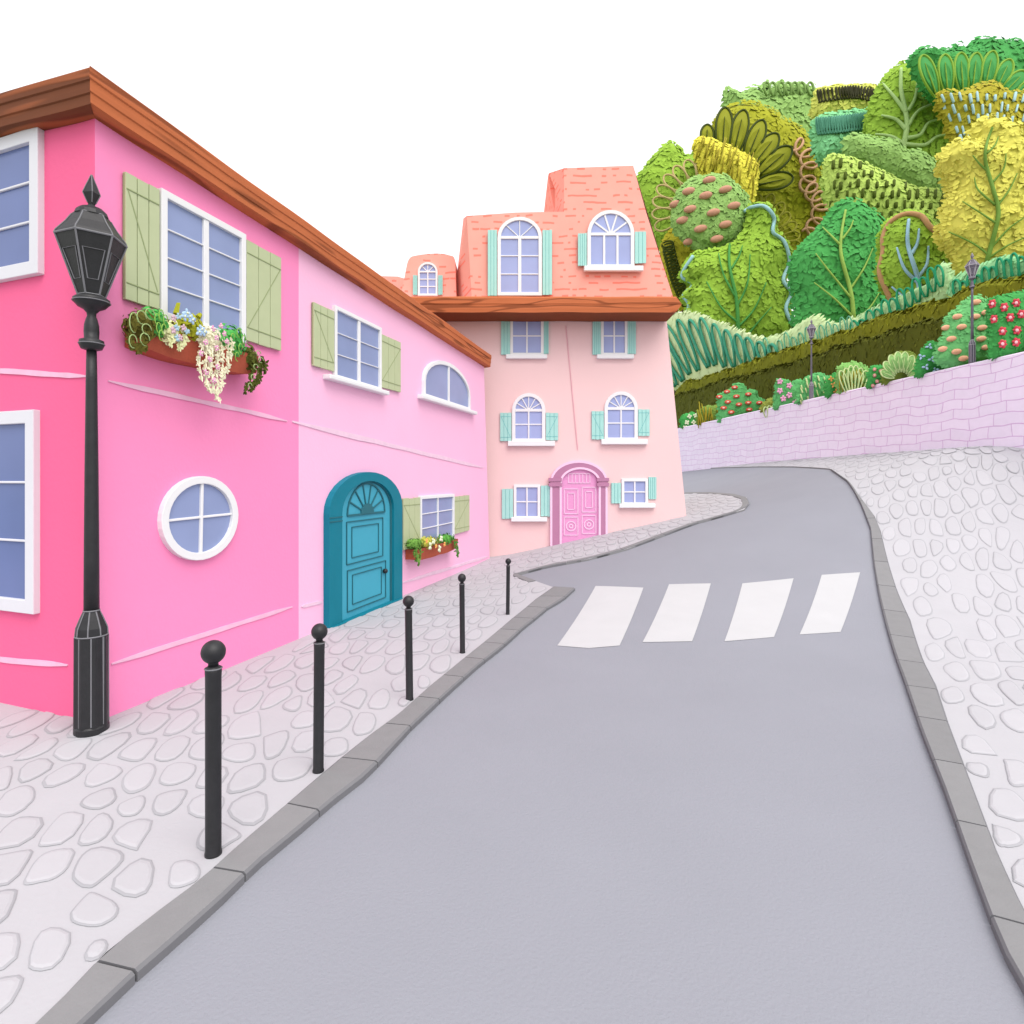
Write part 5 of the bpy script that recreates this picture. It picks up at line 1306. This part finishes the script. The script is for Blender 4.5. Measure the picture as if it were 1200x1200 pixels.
s0 = pxd(PF, 170, 400, .25)[0]; s1 = pxd(PF, 303, 400, .25)[0]; zt = pxd(PF, 235, 398, .25)[1]; zb = pxd(PF, 235, 425, .25)[1]
box_frame(PF, s0, s1, zb, zt, .005, .25, 'long terracotta window box under the large shuttered window')
iv, sp = clump(PF, 'dark ivy curling over the left end of the long window box', 179, 381, 15, 19, BD, (92, 88, 34), 'ivy_dark', 240, .055, 1, trail=[[(160, 380), (154, 398), (158, 408)], [(172, 390), (166, 405), (162, 411)], [(178, 388), (172, 402), (168, 408)]])
loops_on(iv, PF, [(157, 378, .045, .09), (166, 372, .05, .06), (172, 386, .05, .05), (156, 400, .04, .06), (176, 368, .05, .05), (170, 398, .05, .06)], .005, mat('ivy_vein', (170, 196, 130), .88), BD + .16)
lf, sp = clump(PF, 'bright leafy green plant next to the left ivy', 192, 378, 11, 19, BD, (78, 164, 78), 'leaf_bright', 200, .07, 2, depth=.15)
loops_on(lf, PF, [(184, 374, .025, .05), (189, 369, .025, .05), (194, 375, .025, .05), (186, 384, .025, .05), (192, 386, .025, .05), (189, 393, .025, .05)], .005, mat('leaf_vein_lime', (150, 198, 92), .88), BD + .16)
hy, sp = clump(PF, 'cream hydrangea with mauve and blue florets in the long window box', 210, 388, 11, 15, BD + .05, (226, 232, 176), 'hydrangea_cream', 150, .05, 3, trail=[[(203, 395), (201, 404)], [(211, 398), (211, 408)], [(219, 394), (217, 404)]])
mv, lb_ = c_((222, 188, 200), 'petal_mauve'), c_((176, 208, 224), 'petal_skyblue')
for x, y, m in ((204, 373, mv), (209, 371, lb_), (203, 387, mv), (207, 384, lb_), (215, 384, mv), (219, 388, lb_), (211, 396, mv), (208, 396, lb_)): bloom(hy, sp(x, y), PF, .035, m)
tu, sp = clump(PF, 'olive-leaved plant with pale blue tulips in the middle of the long window box', 233, 384, 12, 16, BD, (150, 140, 40), 'olive_leaf', 130, .09, 4)
for x, y in ((219, 367), (222, 371), (225, 375), (216, 371), (236, 386), (233, 389), (239, 389)): bloom(tu, sp(x, y, .02), PF, .045, cbl, cw, 4)
for pth in ([(206, 368), (209, 356), (211, 355)], [(232, 372), (235, 368)]): mb = MB(); mb.tube([PF.hit(x, y, BD) for x, y in pth], [.03, .02, .004][:len(pth)], 6); mb.build('bud', leafm('olive_leaf', (150, 140, 40)), tu)
cs, sp = clump(PF, 'pale yellow-green cascade with pink flowers spilling from the long window box', 255, 398, 17, 18, BD + .05, (238, 232, 196), 'cascade_pale', 260, .05, 5,
               trail=[[(237, 405), (234, 425), (237, 445)], [(243, 405), (241, 430), (244, 452), (248, 458)], [(249, 408), (248, 432), (251, 455), (257, 468)], [(255, 408), (255, 440), (256, 462)], [(261, 405), (261, 432), (259, 455)], [(267, 402), (268, 425), (263, 440)], [(272, 400), (270, 418)], [(246, 410), (246, 440)], [(258, 410), (253, 436)]])
for x, y in ((250, 385), (259, 382), (263, 391), (254, 396), (241, 401), (254, 408), (236, 414), (246, 421), (255, 430), (242, 436), (251, 446), (266, 400)): bloom(cs, sp(x, y, .01), PF, .032, cpk, cw)
lf2, sp = clump(PF, 'rounded bright green plant right of the pale cascade', 283, 400, 14, 20, BD, (80, 168, 80), 'leaf_bright', 240, .075, 6, depth=.15)
loops_on(lf2, PF, [(273, 396, .03, .05), (280, 390, .03, .05), (286, 398, .03, .05), (274, 409, .03, .05), (282, 408, .03, .05), (278, 418, .03, .05)], .005, mat('leaf_vein_lime', (150, 198, 92)), BD + .16)
iv2, sp = clump(PF, 'dark ivy hanging from the right end of the long window box', 302, 420, 10, 16, BD, (78, 84, 30), 'ivy_deep', 160, .06, 7, trail=[[(298, 425), (294, 445), (288, 458)], [(304, 425), (300, 445), (294, 456)], [(309, 420), (306, 438), (300, 450)], [(311, 425), (311, 434)]])
loops_on(iv2, PF, [(303, 414, .04, .03), (306, 422, .04, .03), (300, 430, .04, .03), (297, 442, .04, .03), (293, 452, .03, .03)], .005, mat('ivy_vein', (170, 196, 130)), BD + .16)
# small box
s0 = pxd(PF, 489, 640, .25)[0]; s1 = pxd(PF, 537, 640, .25)[0]; zt = pxd(PF, 512, 638, .25)[1]; zb = pxd(PF, 512, 651, .25)[1]
box_frame(PF, s0, s1, zb, zt, .005, .25, 'small terracotta window box under the ground-floor window')
a_, sp = clump(PF, 'trailing green plant at the left of the small window box', 495, 637, 6.5, 6, BD, (106, 150, 66), 'leaf_small', 150, .07, 8, trail=[[(489, 640), (488, 650), (490, 658)], [(493, 640), (493, 652), (491, 661)], [(487, 640), (486, 650)]])
b_, sp = clump(PF, 'yellow-green flowering plant in the middle of the small window box', 509, 636, 11, 7.5, BD + .03, (176, 176, 72), 'leaf_yellowish', 200, .06, 9)
for x, y in ((508, 634), (517, 632), (515, 643), (504, 640)): bloom(b_, sp(x, y), PF, .075, cw, None, 4)
for x, y in ((500, 634), (511, 640), (521, 638)): bloom(b_, sp(x, y), PF, .05, cor, None, 5)
c2_, sp = clump(PF, 'green plant hanging at the right of the small window box', 530, 632, 8, 6.5, BD, (86, 150, 62), 'leaf_small_green', 160, .07, 10, trail=[[(535, 634), (537, 644), (537, 652)], [(533, 634), (535, 646)]])

# ------------------------------------------------------------------ camera, light, sky
cam = bpy.data.cameras.new('camera'); co = bpy.data.objects.new('camera', cam); C.objects.link(co); bpy.context.scene.camera = co
cam.sensor_width = 36; cam.lens = 36 * F / 1200; cam.shift_y = -(600 - HZ) / 1200; cam.clip_start = .05; cam.clip_end = 2000
co.location = (0, 0, EYE); co.rotation_euler = (math.radians(90), 0, 0)
sv = Vector((.34, -.62, 1.0)).normalized()
sd = bpy.data.lights.new('sun', 'SUN'); sd.energy = 1.5; sd.angle = math.radians(50); sd.color = (1, .97, .93)
so_ = bpy.data.objects.new('sun', sd); C.objects.link(so_); so_.rotation_euler = (-sv).to_track_quat('-Z', 'Y').to_euler(); so_.location = (20, -15, 30)
w = bpy.data.worlds.new('World'); bpy.context.scene.world = w; w.use_nodes = True; nt = w.node_tree; bg = nt.nodes['Background']
sky = nt.nodes.new('ShaderNodeTexSky'); sky.sky_type = 'NISHITA'; sky.sun_disc = False
sky.sun_elevation = math.asin(sv.z); sky.sun_rotation = math.atan2(sv.x, sv.y); sky.dust_density = 4; sky.air_density = .6
nt.links.new(sky.outputs[0], bg.inputs[0]); bg.inputs[1].default_value = .03
cl = nt.nodes.new('ShaderNodeBackground'); cl.inputs[0].default_value = (1, .99, .99, 1); cl.inputs[1].default_value = .92       # even white cloud layer
ad = nt.nodes.new('ShaderNodeAddShader'); nt.links.new(bg.outputs[0], ad.inputs[0]); nt.links.new(cl.outputs[0], ad.inputs[1]); nt.links.new(ad.outputs[0], nt.nodes['World Output'].inputs[0])
sc = bpy.context.scene; sc.view_settings.view_transform = 'Standard'; sc.view_settings.look = 'None'; sc.view_settings.exposure = .45; sc.view_settings.gamma = 1
sc.cycles.max_bounces = 6; sc.cycles.diffuse_bounces = 3
